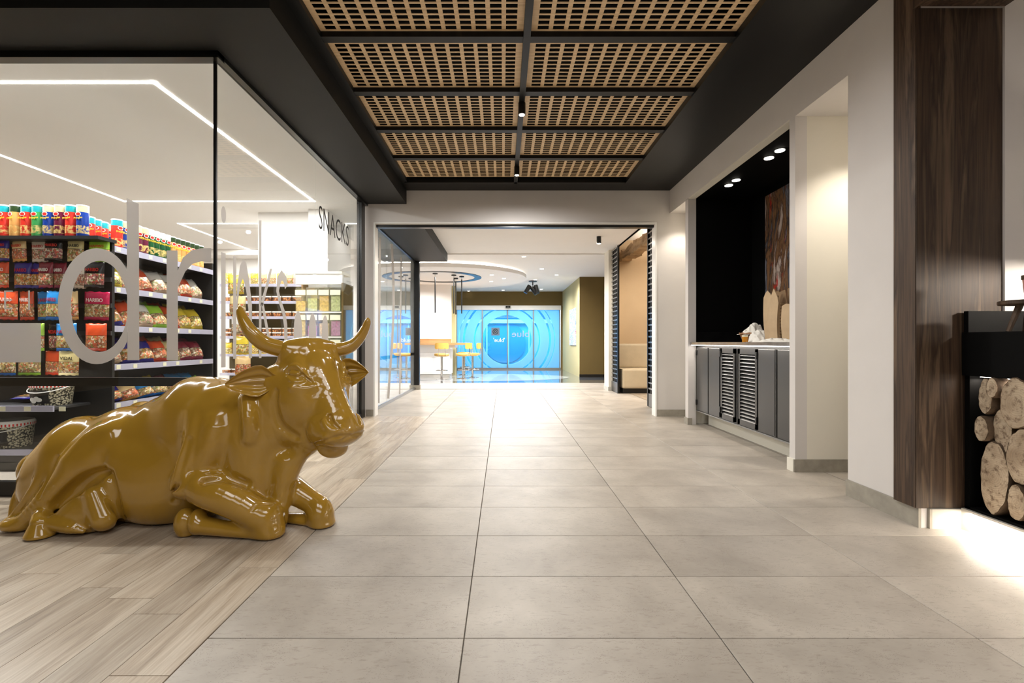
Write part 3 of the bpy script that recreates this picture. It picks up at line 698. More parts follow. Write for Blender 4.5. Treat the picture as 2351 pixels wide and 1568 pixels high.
part('kick_base', M['frame_black'], AX0, AX1, AY-.22, AY+.12, 0, .07, ra)
part('base_panel', M['rack_grey'], AX0, AX1, AY-.21, AY-.205, .07, .14, ra)
for k, px in enumerate((5, 63, 143)):
    x = (px-VX)/FOC*(AY-.256); part('price_tag', M['tagw'], x-.028, x+.028, AY-.258, AY-.2555, .516, .555, ra)
# cans on the rack top: colour order read from the photograph
CANK = {'red': ((214,52,40), (30,150,160)), 'orange': ((224,164,92), (40,60,30)), 'green': ((60,150,80), (30,150,160)), 'blue': ((24,60,150), (232,214,150)), 'purple': ((104,26,56), (230,200,150)), 'dark green': ((24,84,44), (220,220,200))}
can_m = {k: m_can('can_'+k.replace(' ', '_'), *v) for k, v in CANK.items()}
can_pro = {}
def can(kind, loc, lab, grp, r=.047, h=.285, rz=0):
    if kind not in can_pro:
        o = MB().lathe([(r*.96, 0), (r, .006), (r, h-.014), (r*.97, h-.01)], 22).build('snack_can', can_m[kind], smooth='auto')
        MB().lathe([(r*1.02, h-.012), (r*1.02, h-.002), (r*.97, h)], 22).build('lid', M['white_gloss'], o, smooth='auto')
        e = MB().add([(.55*r*2*.5*math.cos(2*math.pi*i/20), -r-.0012, h*.70+h*.065*math.sin(2*math.pi*i/20)) for i in range(20)], [tuple(range(20))]).build('emblem', M['white_print'], o)
        e = MB().add([(.42*r*2*.5*math.cos(2*math.pi*i/20), -r-.0018, h*.70+h*.048*math.sin(2*math.pi*i/20)) for i in range(20)], [tuple(range(20))]).build('emblem_centre', M['red_print'], o)
        lettering('', M['yellow_print'], (0, -r-.0012, h*.575), (1,0,.12), (-.12,0,1), r*1.6, h*.085, parent=o, me=F_prg)
        can_pro[kind] = o
    else: o = copy_tree(can_pro[kind])
    o.location = loc; o.rotation_euler = (0, 0, rz); return tag(o, lab, 'snack can', grp)
order = ['red','orange','red','green','blue','purple','red','blue']
for n, k in enumerate(order):
    px = 7+n*25.5; x = (px-VX)/FOC*AY
    can(k, (x, AY+.02, 2.051), f'{k} crisp tube, {ordn(n)} from the left in the front row on top of the rack', 'crisp tubes on the end rack', rz=rnd.uniform(-.5,.5) if n in (1,3,6) else 0)
for n, k in enumerate(('red', 'red', 'red', 'blue', 'green', 'green')):
    can(k, ((205+n*15.5-VX)/FOC*(4.60+n*.10), 4.60+n*.10, 2.006), f'{k} crisp tube, {ordn(n)} in the row turning round the rack corner', 'crisp tubes round the corner', rz=.6)
# hanging packets; rows as (y_top px, y_bottom px, [(x0,x1,kind,brand)])
PR = [('top', 546, 598, [(-12,13,5,0),(14,52,0,0),(54,92,1,0),(95,140,2,0),(142,182,3,0),(185,236,4,0)]),
      ('second', 602, 660, [(-25,18,8,0),(21,60,5,0),(58,78,5,0),(82,118,9,0),(118,136,9,0),(150,182,1,0),(188,235,2,0)]),
      ('third', 668, 734, [(-15,34,8,0),(36,64,8,0),(68,112,7,0),(104,130,7,0),(134,172,0,0),(172,236,6,0)]),
      ('fourth', 742, 806, [(-20,40,7,0),(44,92,4,0),(94,124,2,1),(124,172,7,0),(186,233,8,2)]),
      ('bottom', 805, 862, [(-10,30,7,0),(30,80,4,0),(82,132,8,2),(130,175,3,1)])]
for rn, yt, yb, row in PR:
    zt = CAMH-(yt-VY)/FOC*AY; zb = CAMH-(yb-VY)/FOC*AY
    for n, (x0, x1, kd, br) in enumerate(row):
        xx = ((x0+x1)/2-VX)/FOC*AY; ww = (x1-x0)/FOC*AY*.97
        stag = .03*((n*7) % 3)
        bag(kd, (xx, AY+.02+stag, zb), max(.12, round(ww, 2)), round(zt-zb, 2), .055, rz=rnd.uniform(-.1,.1), ry=rnd.uniform(-.04,.04),
            lab=f'{kinds[kd][0]} sweet packet, {ordn(n)} from the left in the {rn} row of the end rack', group='hanging sweet packets', brand=(F_bag, F_vid, None)[br], seed=n)
# purple packet and popcorn tubs on the lower shelves
bag(5, ((35-VX)/FOC*4.3, 4.40, .585), .30, .20, .05, rx=-1.45, lab='purple packet lying flat on the upper low shelf beside the popcorn tub', brand=None)
M['popcorn'] = NT('popcorn_print'); t_ = M['popcorn']; vo = t_.add('ShaderNodeTexVoronoi'); vo.inputs['Scale'].default_value = 70; t_.link(t_.coords(), vo.inputs['Vector'])
t_.base(t_.ramp(vo.outputs['Distance'], [(.15, lin((232,224,200))[:3]), (.5, lin((190,180,150))[:3]), (.62, lin((50,46,40))[:3])])); t_.p.inputs['Roughness'].default_value = .3; M['popcorn'] = t_.m
def popcorn(px, ztop, r, h, z, lab, y):
    x = (px-VX)/FOC*y; t = empty('popcorn_tub', (x, y, z), label=lab, cat='tub', group='popcorn tubs')
    MB().lathe([(r*.88, 0), (r, h*.8)], 32).build('tub', M['popcorn'], t, smooth='auto')
    MB().lathe([(r*1.04, h*.8), (r*1.04, h*.93), (r*.98, h)], 32).build('lid', M['white_gloss'], t, smooth='auto')
    mb = MB()
    for i in range(40):
        a0, a1 = 2*math.pi*(i+.1)/40, 2*math.pi*(i+.55)/40
        mb.add([(r*1.046*math.cos(a), r*1.046*math.sin(a), zz) for zz in (h*.81, h*.90) for a in (a0, a1)], [(0, 1, 3, 2)])
    mb.build('red_stripes', M['red_print'], t)
    mb = MB(); A = [-2.3+1.3*i/8 for i in range(9)]
    mb.add([((r*(.90+.1*zz/ .8/h)+.004)*math.cos(a), (r*(.90+.1*zz/.8/h)+.004)*math.sin(a), zz) for zz in (h*.12, h*.70) for a in A], [(i, i+1, i+10, i+9) for i in range(8)])
    mb.build('black_label', M['dark_print'], t)
    lab_p = [(-1.9, .30), (-1.6, .34), (-1.45, .28), (-1.75, .22)]
    mb = MB()
    for a, q in lab_p:
        c = Vector(((r*.96+.006)*math.cos(a), (r*.96+.006)*math.sin(a), h*q)); ux = Vector((-math.sin(a), math.cos(a), 0))
        mb.add([c+ux*(.026*math.cos(2*math.pi*i/10))+Vector((0,0,.018*math.sin(2*math.pi*i/10))) for i in range(10)], [tuple(range(10))])
    mb.build('popcorn_picture', M['linen'], t)
    MB().tube([(r*1.06*math.cos(a), r*1.06*math.sin(a)-.012*math.sin(-a), h*.84+.05*math.sin(a)) for a in [-math.pi+math.pi*i/14 for i in range(15)]], .0045, 6).build('handle', M['white_gloss'], t, smooth='auto')
popcorn(121, 0, .150, .20, .546, 'popcorn tub with red striped rim and white handle on the upper low shelf', AY-.04)
popcorn(28, 0, .150, .235, .176, 'larger popcorn tub with red striped rim on the bottom shelf', AY-.04)
# --- side rack B: shelves facing the corridor
BX = -3.68; BY0, BY1 = 4.54, 6.12
rb = empty('snack_shelving', (BX-.25, 5.4, 0), label='black shelving of crisp bags running back along the shop aisle', cat='shop rack')
part('back_panel', M['rack'], BX-.50, BX-.46, BY0, BY1, .05, 2.1, rb); part('end_panel', M['rack'], BX-.5, BX, BY1, BY1+.03, 0, 2.1, rb)
part('end_panel', M['rack'], BX-.5, BX, BY0-.03, BY0, 0, 2.02, rb)
BZ = (1.985, 1.60, 1.23, .865, .50, .16)
for z in BZ:
    part('shelf', M['rack_grey'], BX-.48, BX, BY0, BY1, z, z+.02, rb)
    part('price_rail', M['rail'], BX, BX+.012, BY0, BY1, z-.03, z+.028, rb)
    for k in range(7):
        if (k*5+int(z*10)) % 3: yy = BY0+.05+k*.21; part('price_tag', M['tagw'], BX+.0125, BX+.014, yy, yy+.05, z-.02, z+.02, rb)
seq = ['red','blue','green','purple','purple','dark green','dark green','dark green','dark green','orange','orange','orange','orange','orange','orange','orange']
for n, k in enumerate(seq):
    can(k, (BX-.07, 4.70+n*.085, 2.006), f'{k} crisp tube, {ordn(n)} from the near end along the aisle shelf top', 'crisp tubes along the aisle', rz=math.pi/2-.3, )
for n, k in enumerate(['green','green','orange','purple','purple','purple','purple','purple']):
    can(k, (BX-.20, 5.55+n*.082, 2.006), f'{k} crisp tube, {ordn(n)} in the back row at the far end of the aisle shelf', 'crisp tubes along the aisle', rz=math.pi/2-.3)
SHK = [(1.62, [10, 11, 8, 11, 11, 8, 11], 'uppermost packet shelf'), (1.25, [5, 8, 11, 4, 8, 10, 10], 'second packet shelf'), (.885, [11, 5, 5, 8, 3, 9, 9], 'third packet shelf'), (.52, [5, 0, 7, 7, 6, 4, 4], 'fourth packet shelf'), (.18, [9, 9, 6, 6, 4, 8, 8], 'bottom packet shelf')]
for z, ks, nm in SHK:
    hh = {1.62: .27, 1.25: .28, .885: .25, .52: .17, .18: .2}[z]
    for n, kd in enumerate(ks):
        yy = BY0+.12+n*.212
        for lay in (0, 1):
            bag((kd+lay*3) % 12 if z < .6 else kd, (BX-.07-lay*.15, yy+lay*.06, z+.003), .20, hh+lay*.05, .12, rz=math.pi/2-.12+rnd.uniform(-.1,.1), rx=-.42, ry=rnd.uniform(-.25,.1),
                lab=f'{kinds[(kd+lay*3) % 12 if z < .6 else kd][0]} snack bag, {ordn(n)} from the near end on the {nm}, {"front" if not lay else "back"} row', group='snack bags on the aisle shelves', brand=None, seed=n+lay, cat='snack bag')
# wire mesh end panel of rack B
mb = MB()
for k in range(11): mb.box(BX-.46+k*.045, BX-.457+k*.045, BY1+.10, BY1+.103, .0, 2.0)
for k in range(43): mb.box(BX-.46, BX-.01, BY1+.10, BY1+.103, .1+k*.045, .103+k*.045)
wm = mb.build('wire_mesh_stand', M['steel']); tag(wm, 'wire mesh panel stand at the far end of the aisle shelving', 'wire panel')
for k in range(5):
    bag((10, 3, 11, 10, 0)[k], (-3.42, 6.2+.04*k, 1.72-k*.26), .18, .24, .08, rz=.5, lab=f'small yellow and silver nut bag, {ordn(k)} from the top on the wire stand', group='nut bags on the wire stand', brand=None, cat='snack bag')
# --- rack C facing the glass, nuts and dried fruit
CY = 7.9
rc = empty('nut_shelving', (-3.95, CY+.2, 0), label='khaki backed shelving of nut tubs below the white wall block', cat='shop rack')
part('back_panel', mat('khaki_back', (84,72,48), .6), -4.62, -3.28, CY+.27, CY+.30, .1, 2.06, rc)
part('end_panel', mat('oak_side', (150,112,66), .5), -3.28, -3.25, CY-.03, CY+.3, 0, 2.12, rc)
CZ = (2.03, 1.75, 1.50, 1.18, .89, .58, .3)
for z in CZ: part('shelf', M['white_gloss'], -4.62, -3.28, CY, CY+.27, z, z+.015, rc); part('price_rail', M['rail'], -4.62, -3.28, CY-.012, CY, z-.02, z+.025, rc)
M['nuts'] = NT('nut_mix'); t_ = M['nuts']; vo = t_.add('ShaderNodeTexVoronoi'); vo.inputs['Scale'].default_value = 40; t_.link(t_.coords((1,1,1), rnd=True), vo.inputs['Vector'])
t_.base(t_.ramp(vo.outputs['Distance'], [(.1, lin((214,160,100))[:3]), (.5, lin((150,84,44))[:3]), (.7, lin((70,40,24))[:3])])); t_.p.inputs['Roughness'].default_value = .35; M['nuts'] = t_.m
M['clearlid'] = mat('clear_lid', (228,226,220), .15)
def nuttub(x, y, z, lab, grp, w_=.13, h_=.07):
    t = empty('nut_tub', (x, y, z), label=lab, cat='tub', group=grp)
    MB().box(-w_/2, w_/2, -.07, .07, 0, h_*.75).build('tub', M['nuts'], t, bevel=.006); MB().box(-w_/2-.004, w_/2+.004, -.074, .074, h_*.75, h_).build('lid', M['clearlid'], t, bevel=.004); return t
pro = None; rown = {1.18: 'third', 1.50: 'second', 1.75: 'first', .58: 'lowest'}
for zi, z in enumerate((1.75, 1.50, 1.18, .58)):
    for k in range(8):
        for lv in range(2 if z == 1.18 else 1):
            lab = f'clear lidded nut tub, {ordn(k)} from left, {rown[z]} nut shelf' + (', upper layer' if lv else '')
            hgt = .075 if z == 1.18 else .11
            if pro is None: pro = nuttub(0, 0, 0, lab, 'nut tubs on the khaki shelving'); o = pro
            else: o = copy_tree(pro); o['label'] = lab
            o.location = (-4.53+k*.165, CY+.09, z+.016+lv*.072); o.scale = (1.05, 1, 1.35 if z in (1.75, 1.5) else 1)
for zi, (z, kd, nm) in enumerate(((2.03, 3, 'top'), (.89, 10, 'lower'))):
    for k in range(9): bag(kd if k % 3 else 10, (-4.53+k*.145, CY+.07, z+.016), .13, .19, .06, lab=f'yellow snack packet, {ordn(k)} from the left on the {nm} shelf of the nut rack', group='yellow packets on the nut rack', brand=None, seed=k, cat='snack bag')
# --- clear pick and mix dispensers
M['bin'] = m_glass('acrylic', (.95,.95,.93), 1.2, .10)
fills = [mat('sweets_%d' % i, c, .4, var=.35, vs=30) for i, c in enumerate(((214,176,90), (186,120,170), (150,90,50), (200,206,150), (216,190,150), (180,170,190)))]
dsp = empty('dispenser_rack', (-2.80, 7.62, 0), label='white topped rack holding clear pick and mix bins beside the nut shelving', cat='shop rack')
part('side_panel', M['olive'], -2.49, -2.46, 7.45, 7.95, 0, 2.02, dsp); part('back_panel', M['wall_cream'], -3.22, -2.49, 7.92, 7.95, 0, 2.0, dsp)
part('header', M['white_gloss'], -3.22, -2.49, 7.5, 7.56, 2.0, 2.16, dsp); part('header_roof', M['wall_cream'], -3.22, -2.49, 7.48, 7.9, 2.16, 2.20, dsp)
part('base_cabinet', M['white_gloss'], -3.22, -2.49, 7.45, 7.92, 0, .42, dsp)
bp = None
for r_ in range(4):
    for c_ in range(4):
        lab = f'clear sweet bin, {ordn(c_)} from left, {ordn(r_)} row down in the dispenser rack'
        x = -3.13+c_*.18; z = 1.58-r_*.385
        t = empty('sweet_bin', (x, 7.62, z), label=lab, cat='bin', group='pick and mix bins')
        MB().box(-.078, .078, -.14, .2, 0, .36).build('bin', M['bin'], t); MB().box(-.07, .07, -.13, .19, .008, .16+.04*((r_*3+c_) % 4)).build('sweets', fills[(r_*4+c_*3) % 6], t)
        MB().box(-.08, .08, -.155, -.142, .25, .33).build('label_card', M['tagw'], t)
for r_ in range(4): part('shelf', M['white_gloss'], -3.22, -2.49, 7.47, 7.92, 1.555-r_*.385, 1.575-r_*.385, dsp)
# ---------------------------------------------------------------- cabinets in the black niche
CX = 2.56
cu = empty('sideboard_cabinet', (CX+.3, 5.3, .2), label='wall hung brushed steel sideboard with two louvred doors in the black niche', cat='cabinet')
part('carcass', M['steel_dark'], CX+.022, 3.1, 4.2, 6.44, .2, 1.045, cu)
part('bottom_board', M['steel'], CX+.01, 3.1, 4.2, 6.44, .186, .2, cu)
part('top_rail', M['steel_dark'], CX+.03, CX+.06, 4.2, 6.44, 1.045, 1.066, cu)
doors = [(6.06, 6.40, 0), (5.73, 6.03, 0), (5.35, 5.70, 1), (4.88, 5.27, 1), (4.56, 4.86, 0), (4.22, 4.52, 0)]
for n, (a, b, lou) in enumerate(doors):
    d = empty('door', (CX, (a+b)/2, .215), parent=None); d.parent = cu; d.location = Vector((CX, (a+b)/2, .215))-Vector(cu.location)
    h = .815; w2 = (b-a)/2-.003
    def dp(name, m, x0, x1, y0, y1, z0, z1, bevel=0, rot=None):
        o = MB().box(x0, x1, y0, y1, z0, z1).build(name, m, d, bevel=bevel); return o
    if not lou: dp('door_leaf', M['steel_dark'], 0, .02, -w2, w2, 0, h, .002)
    else:
        fw = .035
        mb = MB().box(0, .02, -w2, -w2+fw, 0, h).box(0, .02, w2-fw, w2, 0, h).box(0, .02, -w2, w2, 0, .055).box(0, .02, -w2, w2, h-.055, h)
        mb.build('door_frame', M['steel_dark'], d)
        for k in range(19):
            z = .065+k*(h-.13)/18
            MB().prism([(0, 0), (.020, .016), (.020, .019), (0, .003)], (0, -w2+fw, z-.012), (1,0,0), (0,0,1), (0, 2*(w2-fw), 0)).build('louvre', M['steel'], d)
        o = MB().box(.0205, .0215, -w2+.01, w2-.01, .03, h-.03).build('backing', M['deepblack'], d)
    yh = w2+.002 if n % 2 == 0 else -w2-.002
    if n in (0, 2, 3):
        yh = {0: w2, 2: w2, 3: -w2}[n]
        for z in (.06, h-.10): MB().box(-.012, .004, yh-.012, yh+.012, z, z+.07).build('hinge', M['frame_black'], d, bevel=.003)
for a in (6.035, 5.275, 4.525): part('gap_strip', M['frame_black'], CX-.004, CX+.01, a, a+.022, .21, 1.03, cu)  # black strips in the gaps between doors
wt = box('worktop', mat('grey_marble', (112,108,104), .12, var=.2, vs=9, coat=.3), WALLX+.02, 3.36, PY+.085, 6.465, 1.068, 1.102); tag(wt, 'thin grey marble worktop on the steel sideboard', 'worktop')
us = box('worktop_light', M['led'], 2.505, 2.53, 4.2, 6.44, 1.06, 1.0665); tag(us, 'thin light strip under the front edge of the marble worktop', 'light strip')
sp2 = box('backsplash', mat('black_marble', (16,16,16), .15, var=.4, vs=12), WALLX+.105, 3.3, 6.48, 6.525, 1.103, 1.24); tag(sp2, 'low black marble splash strip at the far end of the worktop', 'splashback')
for n, (x, y) in enumerate(((2.78, 4.86), (2.78, 5.06), (2.77, 5.75), (2.77, 5.94))):
    t = empty('niche_downlight', (x, y, 3.03), label=['nearest glowing downlight in the black niche ceiling', 'second glowing downlight in the black niche ceiling, paired with the nearest', 'third glowing downlight in the black niche ceiling', 'farthest glowing downlight in the black niche ceiling'][n], cat='ceiling light', group='niche downlights')
    MB().lathe([(.055, -.004), (.055, 0)], 24).build('trim_ring', M['steel'], t); MB().lathe([(.045, -.008), (.045, -.004)], 24).build('lens', M['lamp_glow'], t)
    spot('niche_spot', (x, y, 3.015), 5, 70, WARM, r=.03)
# painting on the back wall
t = NT('abstract_painting'); v = t.coords((1, 3.0, .7)); a = t.noise(v, 1.5, 7, .7, .8); b = t.noise(t.coords((1, 3, 1)), 3, 4, .6)
c = t.ramp(a, [(.34, lin((14,14,18))[:3]), (.42, lin((120,120,130))[:3]), (.47, lin((20,18,18))[:3]), (.52, lin((130,96,66))[:3]), (.58, lin((70,44,30))[:3]), (.64, lin((176,160,150))[:3])])
t.base(t.mix(t.ramp(b, [(.62, (0,0,0)), (.68, (.9,.9,.9))]), c, lin((170,30,20)))); t.p.inputs['Roughness'].default_value = .4
pa = box('painting', t.m, 3.335, 3.358, 4.9, 6.16, 1.35, 2.955); tag(pa, 'tall abstract painting of brown, grey and red on the black niche wall', 'painting')
# basket with linen
bk = empty('wicker_basket', (2.84, 5.52, 1.102), label='small round wicker basket on the far part of the marble worktop', cat='basket')
MB().lathe([(.09, 0), (.105, .03), (.125, .095), (.119, .095), (.098, .03), (.085, .008)], 28).build('basket_body', M['wicker'], bk, smooth='auto')
for k in range(6): MB().tube([((.093+.0055*k)*math.cos(2*math.pi*i/28), (.093+.0055*k)*math.sin(2*math.pi*i/28), .012+k*.014+.003*(i % 2)) for i in range(29)], .0055, 5, cap=False).build('weave_band', M['wicker'], bk)
MB().tube([(.128*math.cos(2*math.pi*i/36), .128*math.sin(2*math.pi*i/36), .097+.004*math.sin(i*1.7)) for i in range(37)], .010, 7, cap=False).build('rim', M['wicker'], bk)
def cloth(name, cx, cy, cz, rx, ry, hz, seed, lab):
    rr = random.Random(seed); vs = []; fs = []; n = 34
    ph = [(rr.uniform(-7, 7), rr.uniform(-7, 7), rr.uniform(0, 6)) for _ in range(6)]
    for j in range(n):
        for i in range(n):
            u, v = i/(n-1)*2-1, j/(n-1)*2-1; r = min(1, math.hypot(u, v)); f = max(0, 1-r**2)
            z = hz*(f**.5)*(.42+.38*max(0, 1-1.5*min(abs(math.sin(a*u+b*v+c)) for a, b, c in ph[:3]))+.2*math.sin(ph[3][0]*.5*u+ph[3][1]*.5*v+ph[3][2]))+.002
            vs.append((u*rx*(1+.1*math.sin(v*5+seed)), v*ry*(1+.1*math.sin(u*6+seed)), z))
    for j in range(n-1):
        for i in range(n-1): a = j*n+i; fs.append((a, a+1, a+n+1, a+n))
    o = MB().add(vs, fs).build(name, M['linen'], loc=(cx, cy, cz), smooth=True); sm = o.modifiers.new('thick', 'SOLIDIFY'); sm.thickness = .004
    return tag(o, lab, 'napkin')
cloth('linen_napkins', 2.84, 5.50, 1.19, .115, .12, .14, 3, 'crumpled white napkins heaped in the wicker basket')
cloth('linen_napkins', 2.80, 5.28, 1.102, .10, .12, .15, 5, 'crumpled white napkins on the worktop between the basket and the cardboard stacks')
cloth('linen_napkins', 2.72, 4.82, 1.102, .09, .28, .05, 8, 'flat white napkin under the cardboard stacks')
jb = empty('honey_jar', (2.70, 5.40, 1.102), label='small amber jar between the basket and the napkins', cat='jar')
MB().lathe([(.028, 0), (.03, .01), (.03, .06)], 18).build('jar', mat('amber', (210,140,40), .15), jb, smooth='auto'); MB().lathe([(.031, .06), (.031, .078)], 18).build('lid', M['tagw'], jb, smooth='auto')
# nested kraft take-away trays standing in tall stacks
def kraft(y, x, h, w_, dpt, lab, tip=0, lean=0, rz=0, point=0.0):
    t = empty('tray_stack', (x, y, 1.108), rz, label=lab, cat='carton stack', group='kraft carton stacks'); t.rotation_euler = (0, lean, rz)
    mb = MB(); n = 9; vs = []; fs = []
    for k in range(n):
        s = k/(n-1); ww = w_*(.86+.14*s); bow = .012*math.sin(s*3.1)
        vs += [(-bow, -ww/2, h*s), (-bow, ww/2, h*s), (dpt-bow, ww/2*.9, h*s), (dpt-bow, -ww/2*.9, h*s)]
    for k in range(n-1):
        a = k*4
        for i in range(4): fs.append((a+i, a+(i+1) % 4, a+4+(i+1) % 4, a+4+i))
    fs.append((3, 2, 1, 0)); fs.append(tuple(range(4*n-4, 4*n)))
    mb.add(vs, fs).build('nested_cartons', M['kraft'], t)
    for k in range(int(h/.016)):
        z = .02+k*.016; s = z/h; ww = w_*(.86+.14*s)
        MB().box(dpt*.2, dpt*1.04, -ww/2-.006, -ww/2+.004, z, z+.007).build('carton_rim', M['kraft_dark'] if k % 2 else M['kraft'], t)
    if point:
        MB().prism([(-w_/2, 0), (w_/2, 0), (w_/2*.6, point*.55), (0, point), (-w_/2*.8, point*.4)], (0, 0, h-.002), (0,1,0), (0,0,1), (.006, 0, 0)).build('front_flap', M['kraft'], t)
        MB().prism([(-w_/2, 0), (w_/2, 0), (w_/2*.7, point*.8), (-w_/2*.5, point*.9)], (dpt, 0, h-.002), (0,1,0), (0,0,1), (.006, 0, 0)).build('back_flap', M['kraft_dark'], t)
kraft(5.10, 2.80, .47, .15, .10, 'tallest kraft carton stack with curled top, farthest along the worktop', lean=-.03, point=.07)
kraft(4.90, 2.74, .38, .17, .09, 'kraft carton stack with a tall pointed flap, second from the far end', point=.16)
kraft(4.68, 2.74, .35, .15, .10, 'plain low kraft carton stack in the middle of the group', point=0.02)
kraft(4.45, 2.76, .42, .17, .12, 'kraft carton stack with ribbed rim nearest the white pier', point=.05)
kb = box('kraft_bag', M['kraft_dark'], 2.92, 3.08, 4.62, 4.98, 1.106, 1.66, bevel=.02); tag(kb, 'folded dark brown paper bags standing behind the kraft cartons', 'paper bag')
# ---------------------------------------------------------------- hall beyond the opening
HZ = 3.2
hc = empty('ceiling_hall', (0, 12, HZ), kind='structure')
part('ceiling_board', M['hallceil'], GX-.1, 2.55, ENDY+.12, 11.42, HZ, HZ+.1, hc)
part('ceiling_board', M['hallceil'], -9.5, 5, 11.42, 24, HZ-.03, HZ+.1, hc)
part('ceiling_board', M['hallceil'], 2.55, 5, ENDY, 11.42, 3.48, 3.6, hc)
dk = disc(MB(), -1.75, 14.6, 2.45, 2.45, 0, .10).build('dropped_disc', M['hallceil'], hc, smooth=False); dk.location = Vector((0, 0, 3.0-.0))-Vector(hc.location)
dk2 = disc(MB(), -1.75, 14.6, 2.2, 2.2, 0, .08).build('disc_cove', M['led'], hc); dk2.location = Vector((0, 0, 3.10))-Vector(hc.location)
def annulus(mb, cx, cy, r0, r1, z0, z1, n=64):
    vs = []; fs = []
    for r, z in ((r0, z0), (r1, z0), (r1, z1), (r0, z1)):
        for i in range(n): a = 2*math.pi*i/n; vs.append((cx+r*math.cos(a), cy+r*math.sin(a), z))
    for k in range(4):
        for i in range(n): j = (i+1) % n; k2 = (k+1) % 4; fs.append((k*n+i, k*n+j, k2*n+j, k2*n+i))
    return mb.add(vs, fs)
rg = annulus(MB(), 0, 0, 1.02, 1.22, -.012, 0).build('ceiling_ring', M['frame_black'], loc=(-1.85, 14.1, 2.999)); tag(rg, 'black ring set in the round dropped ceiling over the bar counter', 'ceiling ring')
# recessed downlights in the hall ceilings
dl = [(1217, 523, 3.2), (1203, 589, 3.17), (1112, 604, 3.17), (1244, 617, 3.17), (1278, 631, 3.17), (1229, 642, 3.17), (1129, 631, 3.0), (1157, 639, 3.0), (1128, 646, 3.0), (1076, 668, 3.17), (1155, 666, 3.17), (1243, 664, 3.17)]
fd = None
for n, (px, py, z) in enumerate(dl):
    Y = (z-CAMH)*FOC/(VY-py); x = (px-VX)/FOC*Y
    lab = f'small recessed downlight in the far white ceiling, {ordn(n)} counting from the nearest outwards'
    if fd is None:
        fd = empty('recessed_downlight', (0,0,0), cat='ceiling light'); fd['group'] = 'hall downlights'
        MB().lathe([(.07, -.004), (.07, 0)], 20).build('trim_ring', M['white_gloss'], fd); MB().lathe([(.05, -.008), (.05, -.004)], 20).build('lens', M['lamp_glow'], fd); o = fd
    else: o = copy_tree(fd)
    o.location = (x, Y, z); o['label'] = lab
t = empty('surface_spotlight', ((1375-VX)/FOC*9.6, 9.6, HZ-.14), label='black cylinder spotlight hanging by the side room at the right of the hall', cat='ceiling light')
MB().lathe([(.045, 0), (.045, .14)], 18).build('housing', M['frame_black'], t, smooth='auto'); MB().lathe([(.036, -.006), (.036, 0)], 18).build('lens', M['lamp_glow'], t)
# track spots
ts = empty('track_spots', (1.0, 16.3, HZ-.03), label='cluster of three black spotlights on a bracket before the blue doors', cat='ceiling light')
MB().lathe([(.14, -.03), (.14, 0)], 20).build('canopy', M['frame_black'], ts); MB().lathe([(.02, -.16), (.02, -.03)], 10).build('stem', M['frame_black'], ts)
for k in range(3):
    d = Vector((.55, -.2, -.8)).normalized() if k == 1 else Vector((-.5, -.1, -.85)).normalized() if k == 0 else Vector((.2, -.3, -.9)).normalized()
    c = Vector((-.13+.12*k, 0, -.2-.06*(k % 2))); MB().tube([c-d*.05, c+d*.24], .07, 14).build('spot_head', M['frame_black'], ts, smooth='auto')
# column and bar counter
co = empty('wall_column', (-2.25, 16.2, 0), kind='structure')
part('column_face', M['shopwall'], -3.5, -1.73, 15.95, 16.6, 1.0, HZ-.03, co); part('column_edge', M['olive_lit'], -1.73, -1.60, 16.3, 16.6, 0, HZ-.03, co)
bc = empty('bar_counter', (-2.6, 15.3, 0), label='white bar counter with an oak top around the column', cat='counter')
part('counter_front', M['shopwall'], -4.2, -1.66, 15.2, 15.95, .10, .98, bc); part('counter_base', M['base_stone_light'], -4.2, -1.68, 15.22, 15.95, 0, .10, bc)
part('counter_top', M['oak'], -4.3, -1.10, 14.85, 15.95, 1.02, 1.09, bc); part('shelf_band', M['white_gloss'], -4.2, -1.5, 15.1, 15.95, .93, 1.02, bc)
part('upstand', M['oak'], -3.6, -1.70, 15.85, 15.95, 1.09, 1.22, bc)
def barstool():
    t = empty('bar_stool', (0,0,0), label='x', cat='bar stool', group='mustard bar stools')
    MB().lathe([(.205, 0), (.205, .012), (.06, .03), (.03, .06)], 28).build('base', M['chrome'], t, smooth='auto')
    MB().lathe([(.032, .04), (.032, .69)], 16).build('column', M['chrome'], t, smooth='auto')
    MB().tube([(.17*math.cos(2*math.pi*i/20), -.03+.17*math.sin(2*math.pi*i/20), .27) for i in range(21)], .011, 8, cap=False).build('footrest', M['chrome'], t, smooth='auto')
    MB().box(-.17, .17, -.006, .006, .262, .278).build('footrest_arm', M['chrome'], t)
    MB().lathe([(.12, .68), (.21, .70), (.225, .73), (.215, .765), (.15, .775), (.02, .775)], 28).build('seat', M['mustard'], t, smooth=True)
    vs = []; fs = []; n = 14
    for lay, rr_ in ((0, .225), (1, .27)):
        for z, q in ((.90, .8), (.93, 1), (1.05, 1), (1.085, .8)):
            for i in range(n):
                a = -math.pi/2+(-.85+1.7*i/(n-1))*q; vs.append((rr_*math.cos(a), rr_*math.sin(a), z))
    for lay in (0, 1):
        for k in range(3):
            for i in range(n-1): a = lay*4*n+k*n+i; fs.append((a, a+1, a+n+1, a+n))
    for k in (0, 3):
        for i in range(n-1): a = k*n+i; fs.append((a, a+1, 4*n+a+1, 4*n+a))
    for k in range(3):
        for i in (0, n-1): a = k*n+i; fs.append((a, a+n, 4*n+a+n, 4*n+a))
    MB().add(vs, fs).build('backrest', M['mustard'], t, smooth='auto')
    for s in (-1, 1): MB().tube([(s*.09, -.17, .70), (s*.10, -.25, .76), (s*.09, -.262, .93)], .009, 8).build('back_frame', M['chrome'], t, smooth='auto')
    return t
bs0 = barstool()
